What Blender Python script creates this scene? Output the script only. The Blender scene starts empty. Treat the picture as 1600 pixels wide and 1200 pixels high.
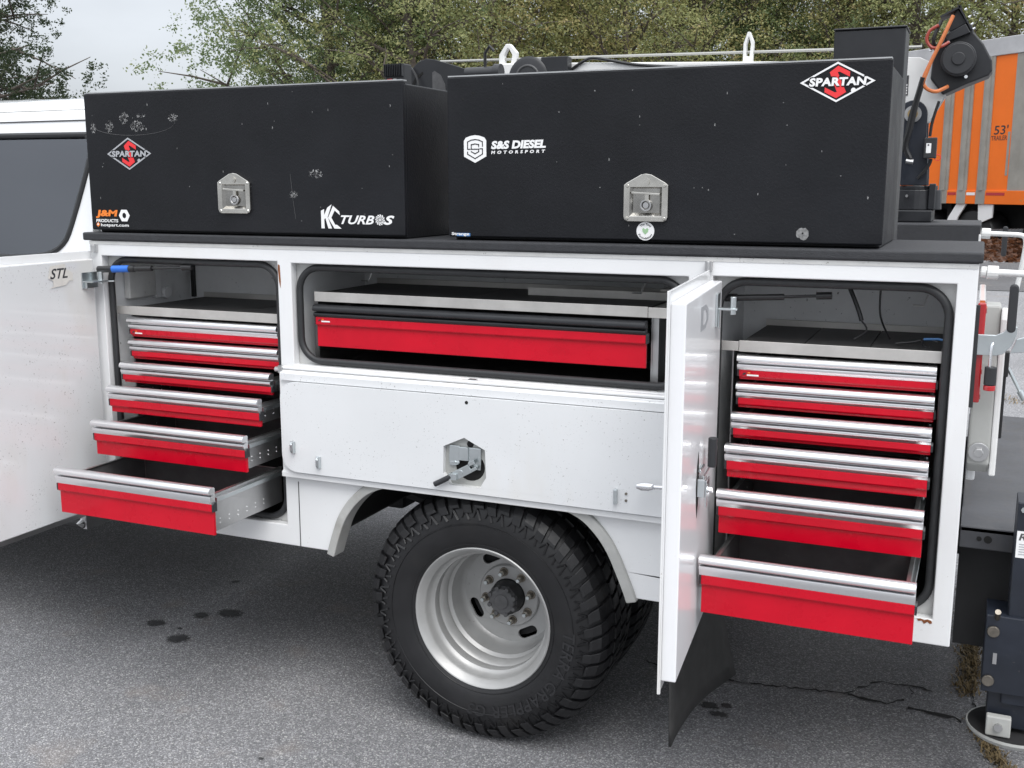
import bpy, bmesh, math, random
import numpy as np
from mathutils import Vector, Matrix
R = math.radians
scene = bpy.context.scene
col = scene.collection

# ------------------------------------------------------------------ camera
cam_d = bpy.data.cameras.new('camera')
cam = bpy.data.objects.new('camera', cam_d); col.objects.link(cam)
yaw, pitch = -0.40828, 0.18280
fwd = Vector((math.sin(yaw)*math.cos(pitch), math.cos(yaw)*math.cos(pitch), -math.sin(pitch)))
cam.location = (0.0023, -2.8884, 1.7666)
cam.rotation_euler = fwd.to_track_quat('-Z', 'Y').to_euler()
cam_d.sensor_fit = 'HORIZONTAL'; cam_d.sensor_width = 36.0
cam_d.lens = 36.0*1686.3/1600.0
cam_d.clip_start = 0.05; cam_d.clip_end = 3000
scene.camera = cam

# ------------------------------------------------------------------ sky: overcast
SUN_EL, SUN_AZ = R(56), R(140)      # azimuth from +Y towards +X
world = bpy.data.worlds.new('World'); scene.world = world; world.use_nodes = True
nt = world.node_tree; nt.nodes.clear()
def wn(t, **k):
    n = nt.nodes.new(t)
    for a, b in k.items(): setattr(n, a, b)
    return n
out = wn('ShaderNodeOutputWorld'); bg = wn('ShaderNodeBackground')
sky = wn('ShaderNodeTexSky', sky_type='NISHITA', sun_disc=False)
sky.sun_elevation = SUN_EL; sky.sun_rotation = SUN_AZ
sky.air_density = 1.0; sky.dust_density = 3.0
tc = wn('ShaderNodeTexCoord'); sep = wn('ShaderNodeSeparateXYZ')
nt.links.new(tc.outputs['Generated'], sep.inputs[0])
# cloud deck: brighter towards the zenith, as an overcast sky is
ramp = wn('ShaderNodeValToRGB')
ramp.color_ramp.elements[0].position = 0.0; ramp.color_ramp.elements[0].color = (2.75, 2.9, 3.1, 1)
ramp.color_ramp.elements[1].position = 1.0; ramp.color_ramp.elements[1].color = (12.6, 13.0, 13.6, 1)
nt.links.new(sep.outputs['Z'], ramp.inputs['Fac'])
noi = wn('ShaderNodeTexNoise'); noi.inputs['Scale'].default_value = 3.2; noi.inputs['Detail'].default_value = 5
mp = wn('ShaderNodeMapping'); mp.inputs['Scale'].default_value = (1, 1, 3.0)
nt.links.new(tc.outputs['Generated'], mp.inputs[0]); nt.links.new(mp.outputs[0], noi.inputs['Vector'])
nr = wn('ShaderNodeMapRange'); nr.inputs['From Min'].default_value = .3; nr.inputs['From Max'].default_value = .7
nr.inputs['To Min'].default_value = .86; nr.inputs['To Max'].default_value = 1.1
nt.links.new(noi.outputs['Fac'], nr.inputs['Value'])
mul = wn('ShaderNodeMix', data_type='RGBA', blend_type='MULTIPLY'); mul.inputs['Factor'].default_value = 1
nt.links.new(ramp.outputs['Color'], mul.inputs['A']); nt.links.new(nr.outputs['Result'], mul.inputs['B'])
mx = wn('ShaderNodeMix', data_type='RGBA'); mx.inputs['Factor'].default_value = 0.9
nt.links.new(sky.outputs['Color'], mx.inputs['A']); nt.links.new(mul.outputs['Result'], mx.inputs['B'])
nt.links.new(mx.outputs['Result'], bg.inputs['Color']); bg.inputs['Strength'].default_value = 0.12
nt.links.new(bg.outputs[0], out.inputs['Surface'])

sun_d = bpy.data.lights.new('sun', 'SUN'); sun = bpy.data.objects.new('sun', sun_d); col.objects.link(sun)
sun_d.energy = 1.4; sun_d.angle = R(40); sun_d.color = (1.0, 0.985, 0.96)
sdir = Vector((math.sin(SUN_AZ)*math.cos(SUN_EL), math.cos(SUN_AZ)*math.cos(SUN_EL), math.sin(SUN_EL)))
sun.rotation_euler = (-sdir).to_track_quat('-Z', 'Y').to_euler(); sun.location = (0, -10, 20)

scene.view_settings.view_transform = 'Standard'; scene.view_settings.look = 'None'
scene.view_settings.exposure = 0.72; scene.view_settings.gamma = 1.0
scene.view_settings.use_curve_mapping = False

# ------------------------------------------------------------------ materials
def srgb(r, g, b):
    f = lambda c: (c/255/12.92) if c/255 <= .04045 else ((c/255+.055)/1.055)**2.4
    return (f(r), f(g), f(b))
MATS = {}
def mat(name, color, rough=.5, metal=0.0, coat=0.0, spec=.5, vary=0.0, vscale=6.0, bump=0.0, bscale=200.0,
        specks=None, streak=None, coat_rough=.05, rvary=0.0):
    m = bpy.data.materials.new(name); m.use_nodes = True; t = m.node_tree; b = t.nodes['Principled BSDF']
    b.inputs['Base Color'].default_value = (*color, 1); b.inputs['Roughness'].default_value = rough
    b.inputs['Metallic'].default_value = metal; b.inputs['Coat Weight'].default_value = coat
    b.inputs['Coat Roughness'].default_value = coat_rough; b.inputs['Specular IOR Level'].default_value = spec
    tcn = t.nodes.new('ShaderNodeTexCoord'); last = None
    def noise(scale, detail=4, vec=None, rgh=.6):
        n = t.nodes.new('ShaderNodeTexNoise'); n.inputs['Scale'].default_value = scale
        n.inputs['Detail'].default_value = detail; n.inputs['Roughness'].default_value = rgh
        t.links.new(vec or tcn.outputs['Object'], n.inputs['Vector']); return n
    def rng(sock, a, b_, c, d):
        n = t.nodes.new('ShaderNodeMapRange'); n.inputs['From Min'].default_value = a; n.inputs['From Max'].default_value = b_
        n.inputs['To Min'].default_value = c; n.inputs['To Max'].default_value = d; t.links.new(sock, n.inputs['Value']); return n.outputs['Result']
    def mixc(fac, a, b_, bt='MIX'):
        n = t.nodes.new('ShaderNodeMix'); n.data_type = 'RGBA'; n.blend_type = bt
        if hasattr(fac, 'links'): t.links.new(fac, n.inputs['Factor'])
        else: n.inputs['Factor'].default_value = fac
        for s, v in (('A', a), ('B', b_)):
            if hasattr(v, 'links'): t.links.new(v, n.inputs[s])
            else: n.inputs[s].default_value = (*v, 1)
        return n.outputs['Result']
    if vary:
        n = noise(vscale, 6)
        lo = tuple(c*(1-vary) for c in color); hi = tuple(min(1, c*(1+vary*.6)) for c in color)
        last = mixc(rng(n.outputs['Fac'], .3, .7, 0, 1), lo, hi)
    if streak:       # (color, amount, scale vector): soft grime streaks
        mpn = t.nodes.new('ShaderNodeMapping'); mpn.inputs['Scale'].default_value = streak[2]
        t.links.new(tcn.outputs['Object'], mpn.inputs[0])
        n = noise(1.0, 5, mpn.outputs[0])
        last = mixc(rng(n.outputs['Fac'], .56, .76, 0, streak[1]), last or color, streak[0])
    if specks:       # (color, amount, scale, threshold)
        n = noise(specks[2], 3, None, .75); n2 = noise(specks[2]*.08, 3)
        f1 = rng(n.outputs['Fac'], specks[3], specks[3]+.03, 0, specks[1])
        f2 = rng(n2.outputs['Fac'], .46, .6, 0, 1)
        mm = t.nodes.new('ShaderNodeMath'); mm.operation = 'MULTIPLY'; t.links.new(f1, mm.inputs[0]); t.links.new(f2, mm.inputs[1])
        last = mixc(mm.outputs[0], last or color, specks[0])
    if last: t.links.new(last, b.inputs['Base Color'])
    if rvary:
        n = noise(vscale*2, 5); t.links.new(rng(n.outputs['Fac'], .3, .7, max(.02, rough-rvary), rough+rvary), b.inputs['Roughness'])
    if bump:
        n = noise(bscale, 3); bn = t.nodes.new('ShaderNodeBump'); bn.inputs['Strength'].default_value = bump
        bn.inputs['Distance'].default_value = .002; t.links.new(n.outputs['Fac'], bn.inputs['Height']); t.links.new(bn.outputs[0], b.inputs['Normal'])
    MATS[name] = m; return m

mat('white_paint', (.745, .75, .755), .3, coat=.5, vary=.04, vscale=3, specks=((.22, .18, .14), .65, 150, .675), coat_rough=.08, streak=((.60, .57, .52), .4, (3, 3, .7)))
mat('white_inner', (.69, .70, .71), .32, coat=.6, vary=.05, vscale=2.2, specks=((.16, .15, .14), .8, 130, .635), streak=((.58, .54, .47), .45, (2.6, 2.6, 1.0)), coat_rough=.05)
mat('white_door', (.78, .785, .80), .30, coat=.35, vary=.03, vscale=3, specks=((.2, .18, .15), .5, 150, .70), coat_rough=.03)
mat('white_cab', (.8, .81, .82), .22, coat=1.0, coat_rough=.03)
mat('liner_grey', (.76, .77, .78), .5, vary=.10, vscale=5, specks=((.04, .04, .04), .85, 60, .66))
mat('jamb_grey', (.55, .55, .54), .5, vary=.12, vscale=14, specks=((.1, .09, .08), .7, 90, .64))
mat('seal_rubber', (.022, .023, .025), .5, vary=.2, vscale=30)
mat('bedliner', (.026, .027, .031), .62, bump=.9, bscale=330, vary=.2, vscale=60)
mat('box_black', (.0062, .0068, .0092), .46, bump=.38, bscale=170, vary=.4, vscale=2.5, specks=((.08, .078, .075), .6, 130, .74), rvary=.09, spec=.30, streak=((.015, .0152, .017), .55, (1.2, 1.2, 3)))
mat('black_paint', (.014, .015, .018), .4, vary=.25, vscale=12, rvary=.08)
mat('navy_paint', (.012, .016, .026), .45, vary=.3, vscale=9, rvary=.1, specks=((.1, .09, .08), .6, 60, .68))
mat('deck_black', (.055, .057, .064), .5, vary=.3, vscale=7, rvary=.12, streak=((.075, .07, .07), .6, (30, 2, 2)))
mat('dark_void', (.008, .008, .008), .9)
mat('under_black', (.012, .012, .013), .7, vary=.4, vscale=8)
mat('red_paint', (.54, .001, .016), .30, coat=.22, coat_rough=.10, vary=.10, spec=.25, rvary=.08, vscale=7, specks=((.62, .12, .12), .5, 120, .70))
mat('aluminium', (.86, .86, .87), .30, metal=1.0)
mat('shelf_steel', (.56, .545, .52), .42, metal=.55, vary=.14, vscale=10)
mat('galvanised', (.55, .55, .55), .36, metal=1.0, vary=.12, vscale=10)
mat('zinc', (.62, .66, .67), .32, metal=1.0, vary=.10, vscale=12)
mat('stainless_dark', (.42, .41, .385), .22, metal=1.0, vary=.25, vscale=22)
mat('stainless', (.72, .70, .65), .17, metal=1.0, vary=.18, vscale=22)
mat('chrome', (.8, .8, .82), .06, metal=1.0)
mat('flare_grey', (.40, .40, .385), .55, vary=.15, vscale=12, streak=((.24, .22, .19), .5, (8, 8, 8)))
mat('tyre_rubber', (.0095, .0095, .0108), .48, vary=.35, vscale=9, rvary=.12, bump=.15, bscale=90, streak=((.022, .021, .020), .6, (6, 6, 6)))
mat('tyre_letter', (.022, .022, .024), .42)
mat('rim_silver', (.40, .40, .395), .42, metal=.35, vary=.12, vscale=9, rvary=.06, specks=((.12, .10, .08), .5, 90, .66))
mat('hub_black', (.03, .03, .032), .42, vary=.4, vscale=40)
mat('hub_grey', (.075, .075, .078), .55, vary=.3, vscale=40)
mat('nut_steel', (.26, .235, .20), .4, metal=1.0, vary=.3, vscale=60)
mat('rust', (.22, .07, .02), .85, vary=.4, vscale=60)
mat('decal_white', (.80, .80, .80), .4)
mat('decal_dark', (.03, .03, .035), .5)
mat('decal_red', srgb(225, 52, 56), .4)
mat('decal_orange', srgb(232, 126, 44), .4)
mat('decal_green', srgb(150, 185, 145), .5)
mat('decal_blue', srgb(80, 130, 185), .4)
mat('decal_silver', (.45, .46, .48), .4, metal=.3)
mat('sticker_paper', (.66, .64, .60), .6, vary=.12, vscale=40)
mat('scuff', (.22, .22, .22), .6, vary=.5, vscale=120)
mat('blue_band', srgb(40, 105, 200), .35)
mat('strut_black', (.014, .014, .015), .35)
mat('plastic_red', (.42, .006, .01), .12, coat=1)
mat('grip_black', (.022, .023, .026), .5)
mat('body_grey', (.38, .385, .37), .5, vary=.12, vscale=10, streak=((.22, .16, .09), .5, (9, 9, 5)))
mat('crane_white', (.72, .72, .71), .35, coat=.4, vary=.06)
mat('wire_orange', srgb(196, 112, 62), .4, vary=.2, vscale=40)
mat('wire_red', srgb(150, 60, 48), .4)
mat('cable_wire', (.36, .36, .34), .45, metal=.4)
mat('brass', (.55, .40, .2), .35, metal=1.0)
mat('trailer_orange', srgb(236, 112, 24), .42, vary=.06, vscale=2)
mat('trailer_grey', (.30, .285, .255), .55, vary=.18, vscale=3, streak=((.18, .16, .13), .5, (3, 3, .6)))
mat('trailer_rail', (.46, .46, .47), .45, vary=.15, vscale=3)
mat('bark', (.12, .10, .085), .9, vary=.4, vscale=8, bump=.6, bscale=20)
mat('crack_dark', (.012, .012, .012), .9)
mat('grass_dry', (.20, .145, .07), .8, vary=.5, vscale=9)
mat('liner_black', (.042, .041, .040), .6, vary=.3, vscale=20)
mat('tray_grey', (.10, .10, .102), .5, vary=.3, vscale=14, specks=((.3, .3, .3), .5, 90, .70))
mat('hill_far', (.16, .2, .22), .95)

def glass_mat():
    m = bpy.data.materials.new('tinted_glass'); m.use_nodes = True; t = m.node_tree; t.nodes.clear()
    o = t.nodes.new('ShaderNodeOutputMaterial'); g = t.nodes.new('ShaderNodeBsdfGlossy'); tr = t.nodes.new('ShaderNodeBsdfTransparent')
    g.inputs['Roughness'].default_value = .02; g.inputs['Color'].default_value = (.9, .93, 1, 1)
    tr.inputs['Color'].default_value = (.70, .73, .74, 1)
    mxs = t.nodes.new('ShaderNodeMixShader'); fr = t.nodes.new('ShaderNodeFresnel'); fr.inputs['IOR'].default_value = 2.35
    t.links.new(fr.outputs[0], mxs.inputs[0]); t.links.new(tr.outputs[0], mxs.inputs[1]); t.links.new(g.outputs[0], mxs.inputs[2])
    t.links.new(mxs.outputs[0], o.inputs['Surface']); MATS['glass'] = m
glass_mat()

def leaf_mat(name, c1, c2, c3):
    m = bpy.data.materials.new(name); m.use_nodes = True; t = m.node_tree; t.nodes.clear()
    o = t.nodes.new('ShaderNodeOutputMaterial'); d = t.nodes.new('ShaderNodeBsdfPrincipled'); tr = t.nodes.new('ShaderNodeBsdfTranslucent')
    d.inputs['Roughness'].default_value = .55
    ge = t.nodes.new('ShaderNodeNewGeometry'); cr = t.nodes.new('ShaderNodeValToRGB')
    e = cr.color_ramp.elements; e[0].color = (*c1, 1); e[0].position = .1; e[1].color = (*c3, 1); e[1].position = .97
    k = e.new(.6); k.color = (*c2, 1)
    tcn = t.nodes.new('ShaderNodeTexCoord'); n = t.nodes.new('ShaderNodeTexNoise'); n.inputs['Scale'].default_value = .55; n.inputs['Detail'].default_value = 2
    t.links.new(tcn.outputs['Object'], n.inputs['Vector'])
    ma = t.nodes.new('ShaderNodeMath'); ma.operation = 'MULTIPLY_ADD'; ma.inputs[1].default_value = .55
    t.links.new(ge.outputs['Random Per Island'], ma.inputs[0])
    mr = t.nodes.new('ShaderNodeMapRange'); mr.inputs['From Min'].default_value = .35; mr.inputs['From Max'].default_value = .65
    mr.inputs['To Min'].default_value = 0; mr.inputs['To Max'].default_value = .45
    t.links.new(n.outputs['Fac'], mr.inputs['Value']); t.links.new(mr.outputs[0], ma.inputs[2])
    t.links.new(ma.outputs[0], cr.inputs['Fac'])
    t.links.new(cr.outputs['Color'], d.inputs['Base Color']); t.links.new(cr.outputs['Color'], tr.inputs['Color'])
    ms = t.nodes.new('ShaderNodeMixShader'); ms.inputs[0].default_value = .5
    t.links.new(d.outputs[0], ms.inputs[1]); t.links.new(tr.outputs[0], ms.inputs[2]); t.links.new(ms.outputs[0], o.inputs['Surface'])
    MATS[name] = m
leaf_mat('leaf_green', (.10, .15, .068), (.185, .245, .105), (.33, .36, .175))
leaf_mat('leaf_olive', (.17, .205, .085), (.31, .33, .14), (.45, .43, .20))
leaf_mat('leaf_yellow', (.20, .21, .085), (.36, .34, .14), (.48, .38, .185))
leaf_mat('leaf_dark', (.035, .055, .026), (.06, .085, .042), (.11, .13, .065))
leaf_mat('leaf_litter', (.07, .03, .015), (.14, .055, .025), (.22, .12, .06))

def asphalt_mat(name='asphalt', k_=1.0):
    m = bpy.data.materials.new(name); m.use_nodes = True; t = m.node_tree; b = t.nodes['Principled BSDF']
    tcn = t.nodes.new('ShaderNodeTexCoord')
    def vor(scale):
        n = t.nodes.new('ShaderNodeTexVoronoi'); n.inputs['Scale'].default_value = scale; t.links.new(tcn.outputs['Object'], n.inputs['Vector']); return n
    def noi(scale, det=5):
        n = t.nodes.new('ShaderNodeTexNoise'); n.inputs['Scale'].default_value = scale; n.inputs['Detail'].default_value = det
        t.links.new(tcn.outputs['Object'], n.inputs['Vector']); return n
    v = vor(225); sx = t.nodes.new('ShaderNodeSeparateColor'); t.links.new(v.outputs['Color'], sx.inputs[0])
    cr = t.nodes.new('ShaderNodeValToRGB'); e = cr.color_ramp.elements
    e[0].position = 0; e[0].color = (.115, .115, .12, 1); e[1].position = 1; e[1].color = (.46, .455, .44, 1)
    for p, c in ((.45, .17), (.72, .225), (.9, .31)):
        k = e.new(p); k.color = (c, c, c*1.04, 1)
    t.links.new(sx.outputs[0], cr.inputs['Fac'])
    n1 = noi(1.1); mr = t.nodes.new('ShaderNodeMapRange'); mr.inputs['From Min'].default_value = .3; mr.inputs['From Max'].default_value = .7
    mr.inputs['To Min'].default_value = .84; mr.inputs['To Max'].default_value = 1.14; t.links.new(n1.outputs['Fac'], mr.inputs['Value'])
    mu = t.nodes.new('ShaderNodeMix'); mu.data_type = 'RGBA'; mu.blend_type = 'MULTIPLY'; mu.inputs['Factor'].default_value = 1
    t.links.new(cr.outputs[0], mu.inputs['A']); t.links.new(mr.outputs[0], mu.inputs['B'])
    # faint brown dust in places
    n2 = noi(4.5); m2 = t.nodes.new('ShaderNodeMapRange'); m2.inputs['From Min'].default_value = .6; m2.inputs['From Max'].default_value = .75
    m2.inputs['To Min'].default_value = 0; m2.inputs['To Max'].default_value = .35; t.links.new(n2.outputs['Fac'], m2.inputs['Value'])
    mb = t.nodes.new('ShaderNodeMix'); mb.data_type = 'RGBA'; mb.inputs['B'].default_value = (.25, .21, .18, 1)
    t.links.new(m2.outputs[0], mb.inputs['Factor']); t.links.new(mu.outputs['Result'], mb.inputs['A'])
    t.links.new(mb.outputs['Result'], b.inputs['Base Color'])
    b.inputs['Roughness'].default_value = .8
    bn = t.nodes.new('ShaderNodeBump'); bn.inputs['Strength'].default_value = .6; bn.inputs['Distance'].default_value = .004
    v2 = vor(225); t.links.new(v2.outputs['Distance'], bn.inputs['Height']); bn.invert = True
    t.links.new(bn.outputs[0], b.inputs['Normal'])
    mr.inputs['To Min'].default_value *= k_; mr.inputs['To Max'].default_value *= k_
    MATS[name] = m
asphalt_mat(); asphalt_mat('asphalt_dark', .45)
def stain_mat():
    m = mat('oil', (.045, .045, .047), .55, vary=.4, vscale=60); t = m.node_tree; b = t.nodes['Principled BSDF']
    tcn = t.nodes.new('ShaderNodeTexCoord'); vd = t.nodes.new('ShaderNodeVectorMath'); vd.operation = 'DISTANCE'; vd.inputs[1].default_value = (.5, .5, 0)
    fl = t.nodes.new('ShaderNodeVectorMath'); fl.operation = 'MULTIPLY'; fl.inputs[1].default_value = (1, 1, 0)
    t.links.new(tcn.outputs['Generated'], fl.inputs[0]); t.links.new(fl.outputs[0], vd.inputs[0])
    n = t.nodes.new('ShaderNodeTexNoise'); n.inputs['Scale'].default_value = 75; n.inputs['Detail'].default_value = 6; t.links.new(tcn.outputs['Object'], n.inputs['Vector'])
    a = t.nodes.new('ShaderNodeMath'); a.operation = 'MULTIPLY_ADD'; a.inputs[1].default_value = .55; t.links.new(n.outputs['Fac'], a.inputs[0]); t.links.new(vd.outputs['Value'], a.inputs[2])
    r = t.nodes.new('ShaderNodeMapRange'); r.inputs['From Min'].default_value = .50; r.inputs['From Max'].default_value = .72; r.inputs['To Min'].default_value = .85; r.inputs['To Max'].default_value = 0
    t.links.new(a.outputs[0], r.inputs['Value']); t.links.new(r.outputs[0], b.inputs['Alpha'])
stain_mat()
def scuff_mat():      # torn adhesive: patchy, lets the coat below show through
    m = mat('scuff_patch', (.30, .30, .30), .6, vary=.5, vscale=120); t = m.node_tree; b = t.nodes['Principled BSDF']
    tcn = t.nodes.new('ShaderNodeTexCoord'); n = t.nodes.new('ShaderNodeTexNoise'); n.inputs['Scale'].default_value = 150; n.inputs['Detail'].default_value = 5; n.inputs['Distortion'].default_value = 1.6
    t.links.new(tcn.outputs['Object'], n.inputs['Vector'])
    r = t.nodes.new('ShaderNodeMapRange'); r.inputs['From Min'].default_value = .52; r.inputs['From Max'].default_value = .60; r.inputs['To Min'].default_value = 0; r.inputs['To Max'].default_value = .9
    t.links.new(n.outputs['Fac'], r.inputs['Value']); t.links.new(r.outputs[0], b.inputs['Alpha'])
scuff_mat()

# ------------------------------------------------------------------ mesh helpers
ORI = {}
def V(*a): return np.array(a, float)
def root(name, loc, label, cat, group=None):
    o = bpy.data.objects.new(name, None); col.objects.link(o); o.location = loc; o.empty_display_size = .2
    o['label'] = label; o['category'] = cat
    if group: o['group'] = group
    ORI[o.name] = V(*loc); return o
class MB:
    def __init__(s): s.v = []; s.f = []
    def add(s, verts, faces):
        k = len(s.v); s.v += [tuple(map(float, p)) for p in verts]; s.f += [tuple(i+k for i in f) for f in faces]; return s
    def box(s, x0, x1, y0, y1, z0, z1):
        return s.add([(x0,y0,z0),(x1,y0,z0),(x1,y1,z0),(x0,y1,z0),(x0,y0,z1),(x1,y0,z1),(x1,y1,z1),(x0,y1,z1)],
                     [(0,3,2,1),(4,5,6,7),(0,1,5,4),(1,2,6,5),(2,3,7,6),(3,0,4,7)])
    def obox(s, c, ax, ay, az, sx, sy, sz):      # oriented box, half sizes
        c, ax, ay, az = V(*c), V(*ax), V(*ay), V(*az); vs = []
        for k in ((-1,-1,-1),(1,-1,-1),(1,1,-1),(-1,1,-1),(-1,-1,1),(1,-1,1),(1,1,1),(-1,1,1)):
            vs.append(c+ax*sx*k[0]+ay*sy*k[1]+az*sz*k[2])
        return s.add(vs, [(0,3,2,1),(4,5,6,7),(0,1,5,4),(1,2,6,5),(2,3,7,6),(3,0,4,7)])
    def prism(s, poly, a, b, axis='x'):          # poly in the other two axes
        n = len(poly); vs = []
        for w in (a, b):
            for (p, q) in poly: vs.append({'x':(w,p,q), 'y':(p,w,q), 'z':(p,q,w)}[axis])
        fs = [(i, (i+1)%n, n+(i+1)%n, n+i) for i in range(n)]+[tuple(range(n))[::-1], tuple(range(n, 2*n))]
        return s.add(vs, fs)
    def cyl(s, p0, p1, r0, r1=None, n=16, caps=True):
        r1 = r0 if r1 is None else r1; p0, p1 = V(*p0), V(*p1); d = p1-p0; d /= np.linalg.norm(d)
        a = np.cross(d, V(0,0,1)); a = a if np.linalg.norm(a) > .01 else np.cross(d, V(1,0,0)); a /= np.linalg.norm(a); b = np.cross(d, a)
        vs = [p+(a*math.cos(t)+b*math.sin(t))*r for p, r in ((p0,r0),(p1,r1)) for t in [2*math.pi*i/n for i in range(n)]]
        fs = [(i, (i+1)%n, n+(i+1)%n, n+i) for i in range(n)]
        if caps: fs += [tuple(range(n))[::-1], tuple(range(n, 2*n))]
        return s.add(vs, fs)
    def tube(s, pts, r, n=8, closed=False):
        P = [V(*p) for p in pts]; m = len(P); rs = r if hasattr(r, '__len__') else [r]*m; vs = []; prev = None
        for i in range(m):
            if closed: d = P[(i+1)%m]-P[i-1]
            else: d = P[min(i+1, m-1)]-P[max(i-1, 0)]
            d = d/(np.linalg.norm(d)+1e-12)
            if prev is None:
                a = np.cross(d, V(0,0,1)); a = a if np.linalg.norm(a) > .05 else np.cross(d, V(0,1,0))
            else: a = prev-d*np.dot(prev, d)
            a /= np.linalg.norm(a); prev = a; b = np.cross(d, a)
            vs += [P[i]+(a*math.cos(t)+b*math.sin(t))*rs[i] for t in [2*math.pi*k/n for k in range(n)]]
        fs = []
        for i in range(m if closed else m-1):
            j = (i+1)%m
            fs += [(i*n+k, i*n+(k+1)%n, j*n+(k+1)%n, j*n+k) for k in range(n)]
        if not closed: fs += [tuple(range(n))[::-1], tuple((m-1)*n+k for k in range(n))]
        return s.add(vs, fs)
    def lathe(s, prof, c, axis=(0,1,0), n=48):   # prof: (r, h) along axis; closed ring section if first == last
        c, w = V(*c), V(*axis); w = w/np.linalg.norm(w)
        u = np.cross(w, V(0,0,1)); u = u if np.linalg.norm(u) > .05 else V(1,0,0); u /= np.linalg.norm(u); v = np.cross(w, u)
        vs = []; m = len(prof)
        for i in range(n):
            t = 2*math.pi*i/n; e = u*math.cos(t)+v*math.sin(t)
            vs += [c+e*r+w*h for r, h in prof]
        fs = []
        for i in range(n):
            j = (i+1)%n
            fs += [(i*m+k, i*m+k+1, j*m+k+1, j*m+k) for k in range(m-1)]
        return s.add(vs, fs)
    def frame2d(s, verts2, faces, o, u, v, w=(0,0,0)):
        o, u, v = V(*o), V(*u), V(*v); ww = np.cross(u, v)
        return s.add([o+u*p[0]+v*p[1]+ww*(p[2] if len(p) > 2 else 0) for p in verts2], faces)
    def build(s, name, material, parent=None, bevel=0.0, smooth=False, seg=2, label=None, kind=None):
        me = bpy.data.meshes.new(name); o0 = V(0,0,0)
        if parent is not None:
            p = parent
            while p.parent: p = p.parent
            o0 = ORI[p.name]
        me.from_pydata([tuple(V(*p)-o0) for p in s.v], [], s.f)
        me.materials.append(MATS[material])
        bm = bmesh.new(); bm.from_mesh(me)
        bmesh.ops.remove_doubles(bm, verts=bm.verts, dist=1e-6)
        bmesh.ops.recalc_face_normals(bm, faces=bm.faces)
        if smooth:
            for e in bm.edges:
                e.smooth = not (len(e.link_faces) == 2 and e.calc_face_angle(0) > R(38))
            for f in bm.faces: f.smooth = True
        bm.to_mesh(me); bm.free()
        ob = bpy.data.objects.new(name, me); col.objects.link(ob)
        if parent is not None: ob.parent = parent
        else: ORI[ob.name] = o0
        if bevel:
            md = ob.modifiers.new('edge', 'BEVEL'); md.width = bevel; md.segments = seg; md.limit_method = 'ANGLE'; md.angle_limit = R(40)
            md.harden_normals = False
        if label: ob['label'] = label
        if kind: ob['kind'] = kind
        return ob

def curve_mesh(cu):
    ob = bpy.data.objects.new('tmp', cu); col.objects.link(ob)
    dg = bpy.context.evaluated_depsgraph_get(); me = bpy.data.meshes.new_from_object(ob.evaluated_get(dg))
    vs = [tuple(v.co) for v in me.vertices]; fs = [tuple(p.vertices) for p in me.polygons]
    bpy.data.objects.remove(ob); bpy.data.curves.remove(cu); bpy.data.meshes.remove(me); return vs, fs
def plate(outer, holes, depth):
    cu = bpy.data.curves.new('tmp', 'CURVE'); cu.dimensions = '2D'; cu.fill_mode = 'BOTH'; cu.extrude = depth/2
    for L in [outer]+holes:
        sp = cu.splines.new('POLY'); sp.points.add(len(L)-1); sp.use_cyclic_u = True
        for i, (a, b) in enumerate(L): sp.points[i].co = (a, b, 0, 1)
    return curve_mesh(cu)
def text2d(body, shear=0.0, bold=0.0, depth=0.0, spacing=1.0):
    cu = bpy.data.curves.new('tmp', 'FONT'); cu.body = body; cu.size = 1; cu.shear = shear; cu.offset = bold; cu.extrude = depth
    cu.space_character = spacing; cu.resolution_u = 3
    vs, fs = curve_mesh(cu); a = np.array(vs); lo, hi = a.min(0), a.max(0)
    return [((p[0]-lo[0])/(hi[0]-lo[0]), (p[1]-lo[1])/(hi[1]-lo[1])) for p in vs], fs
def text_quad(m, body, p00, p10, p01, **k):       # fit text into a parallelogram
    vs, fs = text2d(body, **k); p00, p10, p01 = V(*p00), V(*p10), V(*p01)
    return m.add([p00+(p10-p00)*a+(p01-p00)*b for a, b in vs], fs)
def rrect(x0, x1, z0, z1, r, n=7):
    pts = []
    for cx, cz, a0 in ((x1-r, z1-r, 0), (x0+r, z1-r, 90), (x0+r, z0+r, 180), (x1-r, z0+r, 270)):
        pts += [(cx+r*math.cos(R(a0+90*i/n)), cz+r*math.sin(R(a0+90*i/n))) for i in range(n+1)]
    return pts
def xz_plate(m, outer, holes, y0, y1):            # plate in the xz plane between y0 and y1
    vs, fs = plate(outer, holes, y1-y0); yc = (y0+y1)/2
    return m.add([(a, yc-c, b) for a, b, c in vs], fs)
def copy_tree(o, parent=None):
    c = o.copy(); col.objects.link(c); c.parent = parent
    for ch in [x for x in o.children]: copy_tree(ch, c)
    if parent is None: ORI[c.name] = V(*c.location)
    return c
def dec(parent, polys, y, name, material, dz=.0012):  # flat decal polygons in an xz plane facing -y
    m = MB()
    for P in polys: m.prism([(a, b) for a, b in P], y-dz, y-.0002, 'y')
    return m.build(name, material, parent)

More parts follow.
